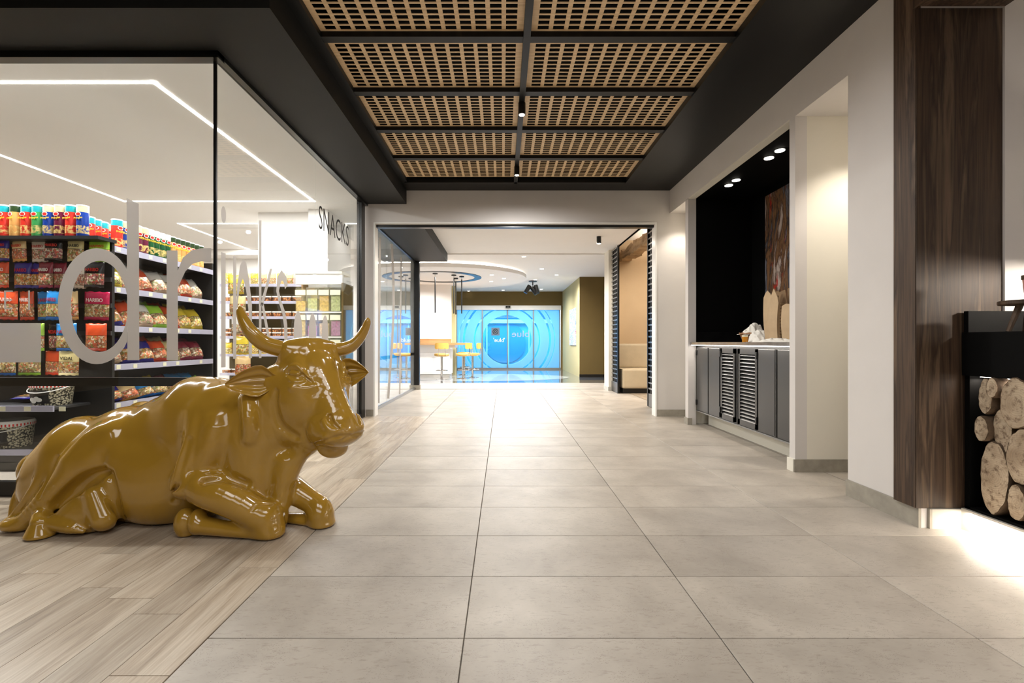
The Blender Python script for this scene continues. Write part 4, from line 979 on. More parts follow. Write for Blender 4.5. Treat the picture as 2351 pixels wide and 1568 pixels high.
for n, (px, Y, rz, lab) in enumerate(((1014, 14.35, .15, 'mustard bar stool at the left, turned with its back to the corridor'), (1063, 14.6, 1.2, 'mustard bar stool in the middle of the three at the counter end'), (1085, 15.05, 1.45, 'mustard bar stool at the right, seen from its side'), (1066, 16.3, 1.3, 'mustard bar stool half hidden behind the middle one'))):
    o = bs0 if n == 0 else copy_tree(bs0); o.location = ((px-VX)/FOC*Y, Y, 0); o.rotation_euler = (0, 0, rz); o['label'] = lab
# pendants
for n, (px, Y, yt, yb, lab) in enumerate(((999, 13.3, 631, 718, 'thin black tube pendant in front of the white column'), (1042, 13.6, 634, 720, 'thin black tube pendant at the column edge, left of a pair'), (1046.5, 14.3, 642, 722, 'thin black tube pendant at the column edge, right of a pair'), (1060, 13.9, 638, 720, 'thin black tube pendant farthest right over the counter'))):
    x = (px-VX)/FOC*Y; zb = CAMH-(yb-VY)/FOC*Y; zt = 3.0
    t = empty('tube_pendant', (x, Y, zb), label=lab, cat='pendant lamp', group='tube pendants')
    MB().lathe([(.017, 0), (.017, .98)], 14).build('tube', M['frame_black'], t, smooth='auto'); MB().lathe([(.004, .98), (.004, zt-zb-.03)], 6).build('cable', M['frame_black'], t)
    MB().lathe([(.07, zt-zb-.03), (.07, zt-zb)], 18).build('canopy', M['frame_black'], t)
# side wall with picture, olive walls, door wall
DY = 19.7
dw = empty('wall_far', (0, DY, 0), kind='structure')
part('band', M['olive'], -4, 2.7, DY, DY+.1, 2.56, HZ, dw); part('left_pier', M['olive'], -2.0, -1.9, DY, DY+.1, 0, 2.56, dw); part('left_wall', M['olive'], -9.5, -2.0, DY, DY+.1, 0, HZ, dw)
part('right_pier', M['olive'], 2.36, 2.6, DY-.05, DY+.1, 0, 2.56, dw)
part('side_wall', M['olive_lit'], 2.42, 2.6, 15.32, DY, 0, HZ-.03, dw); part('front_wall', M['olive'], 2.42, 5, 15.28, 15.32, 0, HZ-.03, dw)
structure(box('baseboard_far', M['frame_black'], 2.41, 5, 15.265, 15.278, 0, .09))
part('hall_block', M['wall_cream'], 2.40, 2.62, 11.0, 11.46, 0, HZ, dw); part('hall_block_base', M['base_stone_light'], 2.385, 2.62, 10.98, 11.47, 0, .09, dw)
t = NT('pastel_painting'); a = t.noise(t.coords((1, 1.2, 3)), 2.2, 5, .6, 1.2)
t.base(t.ramp(a, [(.3, lin((150,60,110))[:3]), (.42, lin((206,200,214))[:3]), (.5, lin((120,150,200))[:3]), (.58, lin((230,224,220))[:3]), (.68, lin((176,96,120))[:3])])); t.p.inputs['Roughness'].default_value = .4
o = box('canvas_picture', t.m, 2.385, 2.418, 16.0, 17.4, 1.0, 2.25); tag(o, 'pastel abstract canvas on the lit olive side wall near the blue doors', 'painting')
# blue sliding doors
t = NT('blue_film_glass'); tc = t.add('ShaderNodeTexCoord'); gm = t.add('ShaderNodeNewGeometry'); sx = t.add('ShaderNodeSeparateXYZ'); t.link(gm.outputs['Position'], sx.inputs[0])
xx = t.math('SUBTRACT', sx.outputs[0], .16); zz = t.math('SUBTRACT', sx.outputs[2], 1.20)
r = t.math('SQRT', t.math('ADD', t.math('MULTIPLY', xx, xx), t.math('MULTIPLY', zz, zz)))
def band(a, b): return t.math('MULTIPLY', t.math('GREATER_THAN', r, a), t.math('LESS_THAN', r, b))
inner = t.math('LESS_THAN', r, 1.0); clear = t.math('MAXIMUM', inner, t.math('MAXIMUM', band(1.30, 1.36), t.math('MAXIMUM', band(1.72, 1.80), band(1.94, 1.97))))
tr = t.add('ShaderNodeBsdfTransparent'); tr.inputs[0].default_value = (.38, .78, .94, 1)
tl = t.add('ShaderNodeBsdfTranslucent'); tl.inputs[0].default_value = (.34, .66, .86, 1)
t.p.inputs['Base Color'].default_value = (.26, .56, .78, 1); t.p.inputs['Roughness'].default_value = .12
m1 = t.add('ShaderNodeMixShader'); m1.inputs[0].default_value = .6; t.link(t.p.outputs[0], m1.inputs[1]); t.link(tl.outputs[0], m1.inputs[2])
gls = t.add('ShaderNodeBsdfGlossy'); gls.inputs['Roughness'].default_value = 0; m0 = t.add('ShaderNodeMixShader'); m0.inputs[0].default_value = .06; t.link(tr.outputs[0], m0.inputs[1]); t.link(gls.outputs[0], m0.inputs[2])
m2 = t.add('ShaderNodeMixShader'); t.link(t.math('MULTIPLY', clear, .95), m2.inputs[0]); t.link(m1.outputs[0], m2.inputs[1]); t.link(m0.outputs[0], m2.inputs[2]); t.link(m2.outputs[0], t.out.inputs[0]); M['bluefilm'] = t.m
sd = empty('sliding_door', (.22, DY, 0), label='wide blue film sliding glass doors with ring pattern at the end of the hall', cat='door')
xs = [-1.9, -.85, .18, 1.24, 2.32]
for i in range(4): part('door_panel', M['bluefilm'], xs[i]+.02, xs[i+1]-.02, DY+(.05 if i in (1, 2) else .09), DY+(.06 if i in (1, 2) else .10), .06, 2.42, sd)
for x in xs: part('stile', M['steel'], x-.022, x+.022, DY+.03, DY+.11, 0, 2.45, sd)
part('header', M['white_gloss'], -1.93, 2.36, DY-.02, DY+.12, 2.42, 2.60, sd); part('bottom_rail', M['steel'], -1.93, 2.36, DY+.02, DY+.12, 0, .06, sd)
o = MB().lathe([(.10, 0), (.10, .07)], 20).build('door_sensor', M['frame_black'], loc=(.20, DY-.08, 2.50), smooth='auto'); tag(o, 'small black oval motion sensor above the blue doors', 'sensor')
# vestibule behind and the outer doors
vb = empty('wall_vestibule', (0, 22.5, 0), kind='structure')
part('back', mat('vestibule_blue', (110,200,232), .5), -3, 3.5, 22.5, 22.6, 0, HZ, vb); part('left', M['shopwall'], -2.1, -2.0, DY+.12, 22.5, 0, HZ, vb); part('right', M['shopwall'], 2.5, 2.6, DY+.12, 22.5, 0, HZ, vb)
part('dark_top', mat('deep_blue', (20,84,170), .5), -2, 2.5, 22.3, 22.49, 2.15, HZ, vb); part('header', M['white_gloss'], -2, 2.5, 22.28, 22.46, 1.98, 2.15, vb)
for x in (-.75, .25, 1.2): part('stile', M['white_gloss'], x-.03, x+.03, 22.38, 22.46, 0, 1.98, vb)
o = disc(MB(), 0, 0, .95, .95, 0, .02).build('blue_disc', mat('disc_blue', (40,150,214), .5), vb); o.rotation_euler = (math.pi/2, 0, 0); o.location = Vector((.1, 22.44, 1.1))-Vector(vb.location)
def mtext(txt, m, cx, z, w_, h_, Y, lab):
    o = lettering(txt, m, (cx, Y, z), (-1,0,0), (0,0,1), w_, h_, me=textmesh(txt), name='door_lettering'); return tag(o, lab, 'lettering')
mtext("'blue'", M['white_print'], (1146-VX)/FOC*DY, 1.20, .46, .17, DY+.035, 'white mirrored lettering reading blue on the left door leaf')
mtext('blue', mat('pink_grey_print', (150,160,190), .5), (1195-VX)/FOC*DY, 1.45, .70, .26, DY+.035, 'pale grey mirrored lettering reading blue on the right door leaf')
o = box('door_plaque', mat('plaque_grey', (90,104,120), .5), (1128-VX)/FOC*DY, (1147-VX)/FOC*DY, DY+.025, DY+.04, 1.38, 1.70); tag(o, 'square grey notice with a round emblem on the left door leaf', 'sign')
q = annulus(MB(), 0, 0, .09, .115, 0, .004, 32).build('emblem_ring', M['frame_black'], o); q.rotation_euler = (math.pi/2, 0, 0); q.location = (0, -.009, .16)
q = annulus(MB(), 0, 0, .03, .055, 0, .004, 32).build('emblem_centre', M['frame_black'], o); q.rotation_euler = (math.pi/2, 0, 0); q.location = (0, -.009, .16)
# side room: banquette, beam, folding grilles
sr = empty('wall_side_room', (3.5, 10, 0), kind='structure')
part('back', M['tan'], 2.62, 5, 11.3, 11.4, 0, 3.48, sr); part('side', M['tan'], 4.9, 5, ENDY, 11.4, 0, 3.48, sr)
part('header_over_grille', M['hallceil'], 2.5, 2.56, ENDY+.12, 11.42, 3.2, 3.5, sr)
o = box('side_room_floor', M['plank'], 2.725, 5, ENDY+.12, 11.4, .0, .004); structure(o)
bq = empty('banquette', (3.6, 10.8, 0), label='cream leather banquette against the tan wall of the side room', cat='bench')
part('plinth', M['frame_black'], 2.58, 4.9, 10.42, 11.1, .005, .11, bq); part('seat', M['cream_leather'], 2.56, 4.9, 10.36, 11.1, .11, .53, bq, .04)
part('backrest', M['cream_leather'], 2.56, 3.35, 10.95, 11.28, .53, 1.07, bq, .04); part('backrest', M['cream_leather'], 3.36, 4.3, 10.95, 11.28, .53, 1.07, bq, .04)
rr = random.Random(4); vs = []; fs = []; N = 30
for i in range(N+1):
    y = 7.9+i*3.45/N; j = lambda s: rr.uniform(-s, s)
    for (x, z) in ((2.72, 3.0), (2.98, 3.0), (3.0, 3.22), (2.72, 3.2)): vs.append((x+j(.02), y, z+j(.035)))
for i in range(N):
    for k in range(4): fs.append((i*4+k, i*4+(k+1) % 4, i*4+4+(k+1) % 4, i*4+4+k))
fs += [(3, 2, 1, 0), tuple(N*4+k for k in range(4))]
o = MB().add(vs, fs).build('timber_beam', M['beam'], shift=(2.86, 9.6, 3.0), loc=(2.86, 9.6, 3.0)); tag(o, 'rough hewn pale timber beam over the side room', 'beam')
def grille(y0, y1, x, lab):
    t = empty('grille_panel', (x, (y0+y1)/2, 0), label=lab, cat='grille door', group='folding grille doors')
    Ln = y1-y0; zt = 3.18
    mb = MB()
    part('stile', M['frame_black'], x-.02, x+.02, y0, y0+.03, .01, zt, t); part('stile', M['frame_black'], x-.02, x+.02, y1-.03, y1, .01, zt, t)
    part('kick_plate', M['steel_dark'], x-.012, x+.012, y0+.03, y1-.03, .01, .22, t)
    nb_ = 30
    for k in range(nb_+1):
        z = .22+k*(zt-.24)/nb_; part('cross_bar', M['steel'], x-.010, x+.010, y0+.03, y1-.03, z-.014, z+.010, t)
    for k in range(1, 6):
        y = y0+.03+(Ln-.06)*k/6; part('vertical_bar', M['frame_black'], x-.006, x+.006, y-.012, y+.012, .22, zt, t)
    part('mesh_backing', M['frame_black'], x+.012, x+.016, y0+.03, y1-.03, .22, zt, t)
grille(7.42, 8.30, 2.49, 'dark slotted folding grille door beside the opening jamb')
grille(10.38, 11.36, 2.475, 'dark slotted folding grille door beyond the side room')
COW_STEP=.0055
# ---------------------------------------------------------------- the reclining cow: one cast body from blended volumes
def spline(pts, n=8):
    out = []
    P = [pts[0]]+list(pts)+[pts[-1]]
    for i in range(1, len(P)-2):
        p0, p1, p2, p3 = [np.array(q, float) for q in P[i-1:i+3]]
        for k in range(n):
            t = k/n; out.append(.5*((2*p1)+(-p0+p2)*t+(2*p0-5*p1+4*p2-p3)*t*t+(-p0+3*p1-3*p2+p3)*t**3))
    out.append(np.array(P[-2], float)); return out
def cow_build():
    prims = []
    def V3(p): return np.array(p, dtype=np.float32)
    def E(px, py, Y, rx, ry, rz, k=.06, R=None, op='u', P=None):
        c = V3(W(px, py, Y)) if P is None else V3(P)
        prims.append(('e', c, np.eye(3, dtype=np.float32) if R is None else R.astype(np.float32), V3((rx, ry, rz)), k, op))
    def chain(q, k, op, n=4):
        if len(q) == 2: n = 1
        q = spline(q, n) if n > 1 else [np.array(p, float) for p in q]
        prims.append(('c', [(V3(p[:3]), float(p[3])) for p in q], None, 0, 0, k, op))
    def C(pts, k=.04, op='u'):
        """chain of (px,py,Y,r)"""
        chain([tuple(W(*p[:3]))+(p[3],) for p in pts], k, op)
    def rotY(deg):      # tilt in the picture plane, positive = long axis rises to the right
        a = math.radians(deg); return np.array(((math.cos(a), 0, math.sin(a)), (0, 1, 0), (-math.sin(a), 0, math.cos(a))))
    # trunk
    E(400, 1085, 3.08, .44, .27, .345, .02)
    E(300, 1065, 3.09, .30, .26, .345, .10)
    E(195, 1072, 3.09, .25, .26, .325, .10)
    E(132, 1105, 3.10, .15, .22, .24, .10)
    E(395, 1000, 3.08, .25, .20, .26, .10)
    E(300, 1010, 3.10, .20, .17, .20, .08)
    E(455, 965, 3.06, .22, .19, .27, .08)
    E(500, 1020, 3.03, .25, .24, .39, .10)
    E(455, 1000, 3.05, .22, .20, .32, .10)
    E(590, 1075, 2.95, .19, .19, .37, .08)
    C([(520, 955, 3.02, .20), (600, 945, 2.98, .19), (670, 900, 2.95, .15)], .10)
    C([(590, 1010, 2.95, .17), (655, 985, 2.93, .12), (712, 1000, 2.88, .07)], .08)
    # keel of the brisket
    C([(655, 1060, 2.86, .05), (648, 1130, 2.84, .05), (640, 1195, 2.84, .05)], .07)
    # hip bones, rump, flank hollow
    C([(262, 985, 2.93, .05), (215, 1010, 2.90, .06), (170, 1060, 2.86, .06)], .06)
    C([(258, 1000, 2.90, .045), (275, 1050, 2.87, .05)], .05)
    E(330, 945, 3.26, .10, .08, .07, .06)
    E(82, 1078, 3.14, .085, .10, .11, .04)
    C([(655, 960, 2.92, .10), (712, 1005, 2.88, .065), (690, 1045, 2.87, .045), (664, 1090, 2.86, .045)], .06)
    E(318, 1040, 2.76, .06, .05, .09, .08, op='s')
    # rib swell and shoulder
    E(350, 1110, 2.90, .26, .12, .22, .08)
    E(478, 1020, 2.86, .12, .10, .25, .05, rotY(14))
    C([(470, 893, 2.98, .04), (455, 950, 2.84, .04), (446, 1000, 2.79, .042), (425, 1065, 2.745, .045), (414, 1120, 2.735, .05)], .03)
    C([(500, 915, 2.92, .07), (500, 985, 2.82, .08), (470, 1060, 2.80, .07)], .04)
    # neck fold before the shoulder
    C([(570, 915, 2.82, .04), (573, 960, 2.77, .04), (574, 1005, 2.78, .035)], .035)
    # near foreleg, folded
    C([(432, 1105, 2.80, .085), (480, 1125, 2.75, .100), (540, 1152, 2.73, .092), (600, 1188, 2.735, .078)], .04)
    E(612, 1196, 2.75, .092, .085, .105, .04)
    E(622, 1222, 2.74, .075, .080, .07, .03)
    C([(600, 1222, 2.73, .055), (520, 1214, 2.73, .045), (458, 1205, 2.735, .052)], .03)
    E(455, 1196, 2.75, .045, .06, .07, .025)
    E(427, 1200, 2.76, .060, .065, .085, .008)
    E(432, 1232, 2.77, .066, .068, .04, .02)
    # far foreleg
    C([(650, 1105, 2.98, .08), (690, 1135, 2.95, .075), (730, 1160, 2.92, .062)], .05)
    E(737, 1183, 2.91, .078, .085, .095, .035)
    E(742, 1205, 2.91, .072, .085, .05, .03)
    C([(730, 1200, 2.92, .06), (640, 1195, 3.0, .05)], .03)
    # near hind leg: arch of the shank, thigh below, feet
    C([(246, 1030, 2.91, .085), (185, 1078, 2.88, .095), (130, 1132, 2.85, .080), (88, 1170, 2.83, .060), (55, 1198, 2.82, .045)], .04)
    E(228, 1062, 2.90, .09, .09, .08, .05)
    E(38, 1203, 2.83, .085, .07, .045, .04)
    C([(218, 1135, 2.80, .055), (240, 1190, 2.78, .07)], .03)
    C([(210, 1140, 2.82, .055), (140, 1200, 2.79, .045)], .03)
    E(196, 1182, 2.82, .16, .085, .12, .04)
    E(95, 1190, 2.77, .045, .05, .05, .03)
    C([(92, 1200, 2.74, .045), (92, 1240, 2.735, .088)], .015)
    E(96, 1245, 2.64, .013, .05, .05, .02, op='s')
    C([(125, 1200, 2.76, .045), (160, 1210, 2.74, .036), (190, 1220, 2.735, .012)], .02)
    # tail
    C([(135, 1000, 3.02, .028), (116, 1030, 2.93, .033), (100, 1085, 2.87, .03), (75, 1130, 2.84, .027), (45, 1170, 2.84, .024), (30, 1195, 2.84, .03)], .02)
    C([(62, 1100, 3.0, .03), (38, 1150, 2.95, .028), (32, 1195, 2.92, .03)], .02)
    # ---- head in its own frame: a along the face, b to the near side, c out of the forehead
    O = V3(W(720, 796, 2.98)); HS = 1.2
    f = np.array((.29, -.215, -.43)); f /= np.linalg.norm(f)
    l = np.array((-.215, -.29, 0)); l /= np.linalg.norm(l)
    u = np.cross(l, f); u /= np.linalg.norm(u)
    if u[2] < 0: u = -u
    RH = np.array((f, l, u))
    def H(a, b, c): return O+V3(f*a*.94+l*b+u*c)*HS
    def HE(a, b, c, ra, rb, rc, k=.03, op='u', R=RH): E(0, 0, 0, ra*HS, rb*HS, rc*HS, k, R, op, P=H(a, b, c))
    def HC(pts, k=.03, op='u'):
        chain([tuple(H(*p[:3]))+(p[3]*HS,) for p in pts], k, op, 1 if len(pts) == 2 else 3)
    HE(.11, 0, -.13, .17, .165, .15, .06)
    HE(.015, 0, -.075, .105, .150, .10, .05)
    HE(.16, .045, -.14, .16, .13, .12, .06); HE(.16, -.045, -.14, .16, .13, .12, .06)
    HC([(.16, 0, -.10, .125), (.30, 0, -.10, .105), (.44, 0, -.085, .085)], .05)
    HC([(.12, 0, -.035, .075), (.30, 0, -.04, .055), (.46, 0, -.05, .055)], .05)
    for sgn in (1, -1):
        HE(.23, sgn*.075, -.19, .16, .075, .125, .05)
        HC([(.12, sgn*.125, -.075, .04), (.20, sgn*.12, -.075, .04), (.30, sgn*.095, -.10, .03)], .03)     # cheek bone under the eye
        HC([(.08, sgn*.105, -.035, .035), (.15, sgn*.115, -.03, .028)], .03)                              # brow
        HE(.045, sgn*.16, -.16, .04, .05, .035, .04)                                                      # ear root
    E(690, 925, 2.87, .135, .11, .155, .05)
    C([(700, 802, 2.95, .065), (662, 801, 2.91, .052)], .05)
    C([(735, 802, 3.03, .06), (758, 801, 3.07, .048)], .05)
    C([(655, 872, 2.88, .055), (618, 878, 2.85, .034)], .03)
    HE(.27, 0, -.24, .15, .07, .07, .06)
    HC([(.30, 0, -.235, .06), (.45, 0, -.185, .06)], .05)
    HE(.47, 0, -.095, .088, .118, .085, .04)
    HE(.515, 0, -.075, .05, .115, .06, .03)
    HE(.44, .07, -.13, .07, .055, .07, .03); HE(.44, -.07, -.13, .07, .055, .07, .03)
    HE(.515, 0, -.185, .06, .082, .042, .02)
    HC([(.48, 0, -.19, .055), (.42, 0, -.21, .05)], .03)
    MG = .11
    def make_sdf():
        bbs = []
        for q in prims:
            if q[0] == 'e':
                ext = np.abs(q[2]).T@q[3]; bbs.append((q[1]-ext-MG, q[1]+ext+MG))
            else:
                cc = np.array([c for c, _ in q[1]]); rr = np.array([r for _, r in q[1]])[:, None]
                bbs.append(((cc-rr).min(0)-MG, (cc+rr).max(0)+MG))
        pp = list(prims)
        def sdf(P):
            d = np.full(len(P), .3, dtype=np.float32)
            for q, (b0, b1) in zip(pp, bbs):
                mk = np.nonzero(((P > b0) & (P < b1)).all(1))[0]
                if not len(mk): continue
                X = P[mk]; dd = d[mk]
                if q[0] == 'e':
                    _, c, R, r, k, op = q; x = (X-c)@R.T
                    k0 = np.sqrt(((x/r)**2).sum(1)); k1 = np.sqrt(((x/(r*r))**2).sum(1))+1e-9; e = k0*(k0-1)/k1
                else:
                    _, ch, _, _, _, k, op = q; e = None
                    for (a, ra), (b, rb) in zip(ch[:-1], ch[1:]):
                        ba = b-a; pa = X-a
                        h = np.clip(pa@ba/float(ba@ba), 0, 1); e1 = np.sqrt(((pa-h[:, None]*ba)**2).sum(1))-(ra+(rb-ra)*h)
                        e = e1 if e is None else np.minimum(e, e1)
                if op == 'u':
                    h = np.maximum(k-np.abs(dd-e), 0)/k; d[mk] = np.minimum(dd, e)-h*h*k*.25
                else:
                    e = -e; h = np.maximum(k-np.abs(dd-e), 0)/k; d[mk] = np.maximum(dd, e)+h*h*k*.25
            e = .004-P[:, 2]; k = .02; h = np.maximum(k-np.abs(d-e), 0)/k
            return np.maximum(d, e)+h*h*k*.25
        return sdf
    sdf = make_sdf()
    def surf(px, py, depth=0.0):
        """point of the cast where the direction (px, py) meets it, pushed in by depth"""
        dr = W(px, py, 1.0)-Vector((0, 0, CAMH)); dr = np.array(dr/dr.length); p = np.array((0, 0, CAMH))+dr*2.3
        for _ in range(90):
            d = float(sdf(p[None].astype(np.float32))[0])
            if d < .0004: break
            p = p+dr*d*.8
        return p+dr*depth
    def mirror(p): return p-2*float(np.dot(p-O, l))*l
    def SC(pts, k, op='u', both=True):
        q = [(surf(x, y, dp), r) for x, y, dp, r in pts]
        for mi in ((False, True) if both else (False,)):
            chain([tuple(mirror(p) if mi else p)+(r,) for p, r in q], k, op)
    # folds of the cast: jaw edge, neck, shoulder, flank hollow and thigh
    SC([(633, 900, 0, .008), (632, 940, 0, .012), (645, 978, 0, .013), (680, 1003, 0, .010)], .035, 's', False)
    SC([(248, 1082, .006, .022), (212, 1096, .004, .030), (172, 1122, .004, .030), (135, 1158, .004, .022)], .05, 's', False)
    SC([(254, 1090, .004, .014), (263, 1135, .004, .018), (272, 1190, .004, .012)], .04, 's', False)
    SC([(432, 1010, .0, .008), (418, 1060, 0, .014), (404, 1110, .0, .014), (402, 1150, 0, .010)], .03, 's', False)
    SC([(470, 1108, .002, .016), (520, 1100, .002, .018), (565, 1112, .002, .012)], .04, 's', False)
    SC([(130, 1050, .0, .008), (112, 1095, .0, .010), (88, 1140, .0, .008)], .02, 's', False)
    SC([(578, 1172, .0, .004), (596, 1158, .0, .006), (622, 1157, .0, .004)], .012, 's', False)
    # eye: socket, lids, ball, tear groove; nostril and mouth line, all set on the surface
    feats = []
    eye = surf(677, 858)
    ball = [(eye+np.array((0, .0, 0)), .020)]
    SCq = lambda pts: [(surf(x, y, dp), r) for x, y, dp, r in pts]
    F_ = [('s', .015, SCq([(664, 856, .004, .012), (677, 857, .004, .017), (690, 860, .004, .011)])),
          ('u', .012, SCq([(655, 851, 0, .006), (664, 843, .0, .0095), (677, 839, .0, .012), (690, 846, .0, .010), (699, 858, 0, .008), (712, 870, 0, .006)])),
          ('u', .012, SCq([(660, 866, .002, .006), (668, 873, .0, .009), (682, 877, .0, .010), (696, 875, .002, .007)])),
          ('s', .008, SCq([(694, 858, .0, .006), (704, 868, -.001, .007), (716, 878, .0, .006)])),
          ('u', .03, SCq([(672, 890, .006, .012), (700, 892, .006, .013), (722, 888, .008, .008)])),
          ('u', .004, SCq([(670, 857, .012, .016), (684, 859, .012, .016)])),
          ('u', .02, SCq([(744, 968, .004, .016), (752, 982, .004, .016), (768, 990, .004, .014), (782, 986, .006, .010)])),
          ('s', .010, SCq([(757, 955, .006, .013), (758, 962, .006, .013), (766, 974, .004, .010), (778, 984, .002, .006)])),
          ('s', .012, SCq([(716, 1018, .004, .004), (745, 1012, .0, .006), (775, 1003, .0, .007), (800, 1000, .0, .007), (818, 1004, .0, .006)]))]
    for op, k, q in F_:
        for mi in (False, True): chain([tuple(mirror(p) if mi else p)+(r,) for p, r in q], k, op)
    sdf = make_sdf()
    hstep = COW_STEP
    lo = np.array((-3.12, 2.50, -.02)); n = np.ceil(np.array((2.35, .98, 1.24))/hstep/4).astype(int)*4+1
    ax = [lo[i]+hstep*np.arange(n[i]) for i in range(3)]
    cs = [a[::4] for a in ax]
    G = np.stack(np.meshgrid(*cs, indexing='ij'), -1).reshape(-1, 3).astype(np.float32)
    dc = sdf(G).reshape([len(c) for c in cs])
    near = np.abs(dc) < hstep*4*2.0
    cell = np.zeros([len(c)-1 for c in cs], bool)
    for i in (0, 1):
        for j in (0, 1):
            for k in (0, 1): cell |= near[i:near.shape[0]-1+i, j:near.shape[1]-1+j, k:near.shape[2]-1+k]
    D = np.repeat(np.repeat(np.repeat(dc, 4, 0), 4, 1), 4, 2)[:n[0], :n[1], :n[2]].copy()
    fine = np.zeros(n, bool)
    cm = np.repeat(np.repeat(np.repeat(cell, 4, 0), 4, 1), 4, 2)
    for i in (0, 1):
        for j in (0, 1):
            for k in (0, 1): fine[i:i+cm.shape[0], j:j+cm.shape[1], k:k+cm.shape[2]] |= cm
    idx = np.argwhere(fine); out = np.empty(len(idx), np.float32)
    for s0 in range(0, len(idx), 400000):
        ii = idx[s0:s0+400000]; out[s0:s0+400000] = sdf((lo+ii*hstep).astype(np.float32))
    D[fine] = out
    # surface nets
    ins = D < 0
    A = [ins[i:n[0]-1+i, j:n[1]-1+j, k:n[2]-1+k] for i in (0, 1) for j in (0, 1) for k in (0, 1)]
    cnt = sum(a.astype(np.int8) for a in A); act = (cnt > 0) & (cnt < 8)
    vid = np.full(act.shape, -1, np.int64); ci = np.argwhere(act); vid[act] = np.arange(len(ci))
    acc = np.zeros((len(ci), 3)); w_ = np.zeros(len(ci))
    corners = [(i, j, k) for i in (0, 1) for j in (0, 1) for k in (0, 1)]
    for c0 in corners:
        for axn in range(3):
            if c0[axn]: continue
            c1 = list(c0); c1[axn] = 1
            d0 = D[ci[:, 0]+c0[0], ci[:, 1]+c0[1], ci[:, 2]+c0[2]]; d1 = D[ci[:, 0]+c1[0], ci[:, 1]+c1[1], ci[:, 2]+c1[2]]
            m_ = (d0 < 0) != (d1 < 0); t = np.where(m_, d0/np.where(m_, d0-d1, 1), 0)
            p = np.array(c0, float)[None].repeat(len(ci), 0); p[:, axn] += t
            acc[m_] += p[m_]; w_[m_] += 1
    V = lo+(ci+acc/w_[:, None])*hstep
    faces = []
    for axn in range(3):
        b, c = [(1, 2), (2, 0), (0, 1)][axn]
        s0 = [slice(1, n[i]-1) for i in range(3)]; s0[axn] = slice(0, n[axn]-1)
        s1 = list(s0); s1[axn] = slice(1, n[axn])
        i0 = ins[tuple(s0)]; i1 = ins[tuple(s1)]; e = np.argwhere(i0 != i1)
        e0 = i0[i0 != i1]
        off = np.array([1, 1, 1]); off[axn] = 0; e = e+off
        def cid(db, dc_):
            q = e.copy(); q[:, b] -= db; q[:, c] -= dc_; return vid[q[:, 0], q[:, 1], q[:, 2]]
        quad = np.stack([cid(1, 1), cid(0, 1), cid(0, 0), cid(1, 0)], 1)
        quad[~e0] = quad[~e0][:, ::-1]; faces.append(quad)
    F = np.concatenate(faces)
    for _ in range(2):          # settle the vertices on the surface
        P = V.astype(np.float32); d = sdf(P); g = np.empty_like(P); h = .0015
        for i in range(3):
            Q = P.copy(); Q[:, i] += h; g[:, i] = (sdf(Q)-d)/h
        g2 = (g*g).sum(1)+1e-6; V = V-np.clip(d/g2, -hstep, hstep)[:, None]*g
    me = bpy.data.meshes.new('body'); me.vertices.add(len(V)); me.vertices.foreach_set('co', V.astype(np.float32).ravel())
    me.loops.add(len(F)*4); me.loops.foreach_set('vertex_index', F.ravel().astype(np.int32))
    me.polygons.add(len(F)); me.polygons.foreach_set('loop_start', np.arange(0, len(F)*4, 4, dtype=np.int32))
    me.polygons.foreach_set('use_smooth', np.ones(len(F), bool)); me.update(); me.validate()
    return me, H
M['cow'] = mat('mustard_lacquer', (162,124,42), .13, coat=.6)
cow_me, HH = cow_build(); cow_me.materials.append(M['cow'])
cow = empty('cow_statue', (-1.95, 3.0, 0), label='glossy mustard yellow cow statue lying on the wooden floor before the shop window', cat='statue')
cb = bpy.data.objects.new('body', cow_me); COL.objects.link(cb); cb.parent = cow; cb.location = (1.95, -3.0, 0)
def cpart(mb, name): 
    o = mb.build(name, M['cow'], cow, smooth=True); o.location = (1.95, -3.0, 0); return o
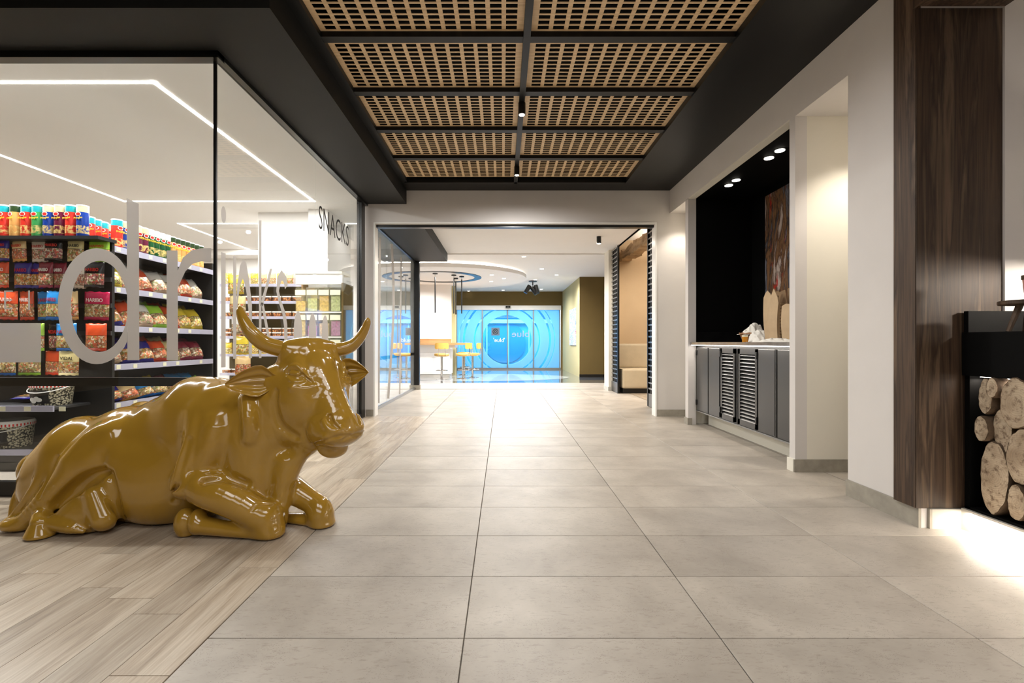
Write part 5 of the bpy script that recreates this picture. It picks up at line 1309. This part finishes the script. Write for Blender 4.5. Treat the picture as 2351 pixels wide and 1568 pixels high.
for pts in ([(690, 806, 2.95, .045), (662, 803, 2.92, .047), (638, 799, 2.89, .049), (607, 789, 2.85, .046), (580, 767, 2.82, .041), (563, 742, 2.82, .034), (553, 720, 2.83, .025), (551, 709, 2.835, .017), (550, 703, 2.835, .004)],
            [(725, 802, 3.05, .042), (752, 802, 3.07, .043), (775, 803, 3.10, .044), (803, 796, 3.12, .041), (825, 777, 3.13, .034), (839, 753, 3.13, .027), (844, 737, 3.12, .020), (844, 729, 3.12, .004)]):
    sp = spline(pts, 7); mb = MB().tube([W(*p[:3]) for p in sp], [float(p[3]) for p in sp], 20)
    cpart(mb, 'horn')
def ear(root, tip, side, widthv, cup, hw):
    root = Vector(root); tip = Vector(tip); ax = (tip-root); wv = Vector(widthv).normalized(); cupv = Vector(cup).normalized()
    nu, nv = 34, 25; vs = []; fs = []
    for layer in (0, 1):
        for i in range(nu):
            t = i/(nu-1); wd = hw*float(np.interp(t, [0, .12, .24, .36, .5, .7, .85, .95, 1], [.42, .46, .78, 1, .97, .72, .42, .18, .02]))
            for j in range(nv):
                s = j/(nv-1)*2-1
                dep = .055*(1-s*s)*math.sin(math.pi*min(1, t*.9+.08))**.6
                p = root+ax*t+wv*(s*wd+.012*math.sin(t*3))
                if layer == 0:
                    rib = .007*math.cos(s*math.pi*4.2)*(1-s*s)*math.sin(math.pi*t)
                    p = p-cupv*(dep*.75-rib)
                else: p = p-cupv*(dep*1.0+.012)
                vs.append(p)
    n = nu*nv
    for i in range(nu-1):
        for j in range(nv-1):
            a = i*nv+j; fs.append((a, a+1, a+nv+1, a+nv)); fs.append((n+a+nv, n+a+nv+1, n+a+1, n+a))
    for i in range(nu-1):
        a = i*nv; fs.append((a, a+nv, n+a+nv, n+a)); a = i*nv+nv-1; fs.append((a+nv, a, n+a, n+a+nv))
    for j in range(nv-1):
        a = j; fs.append((a+1, a, n+a, n+a+1)); a = (nu-1)*nv+j; fs.append((a, a+1, n+a+1, n+a))
    mb = MB(); mb.add(vs, fs)
    o = mb.build('ear', M['cow'], cow, smooth=True); o.location = (1.95, -3.0, 0)
    sb = o.modifiers.new('sub', 'SUBSURF'); sb.levels = sb.render_levels = 1
    return o
ear(W(640, 876, 2.83), W(514, 884, 2.68), 1, (0.10, 0, 1), (.15, -1, .12), .092)
ear(W(758, 866, 3.06), W(845, 856, 3.10), -1, (0, 0, 1), (-.05, -1, -.1), .098)
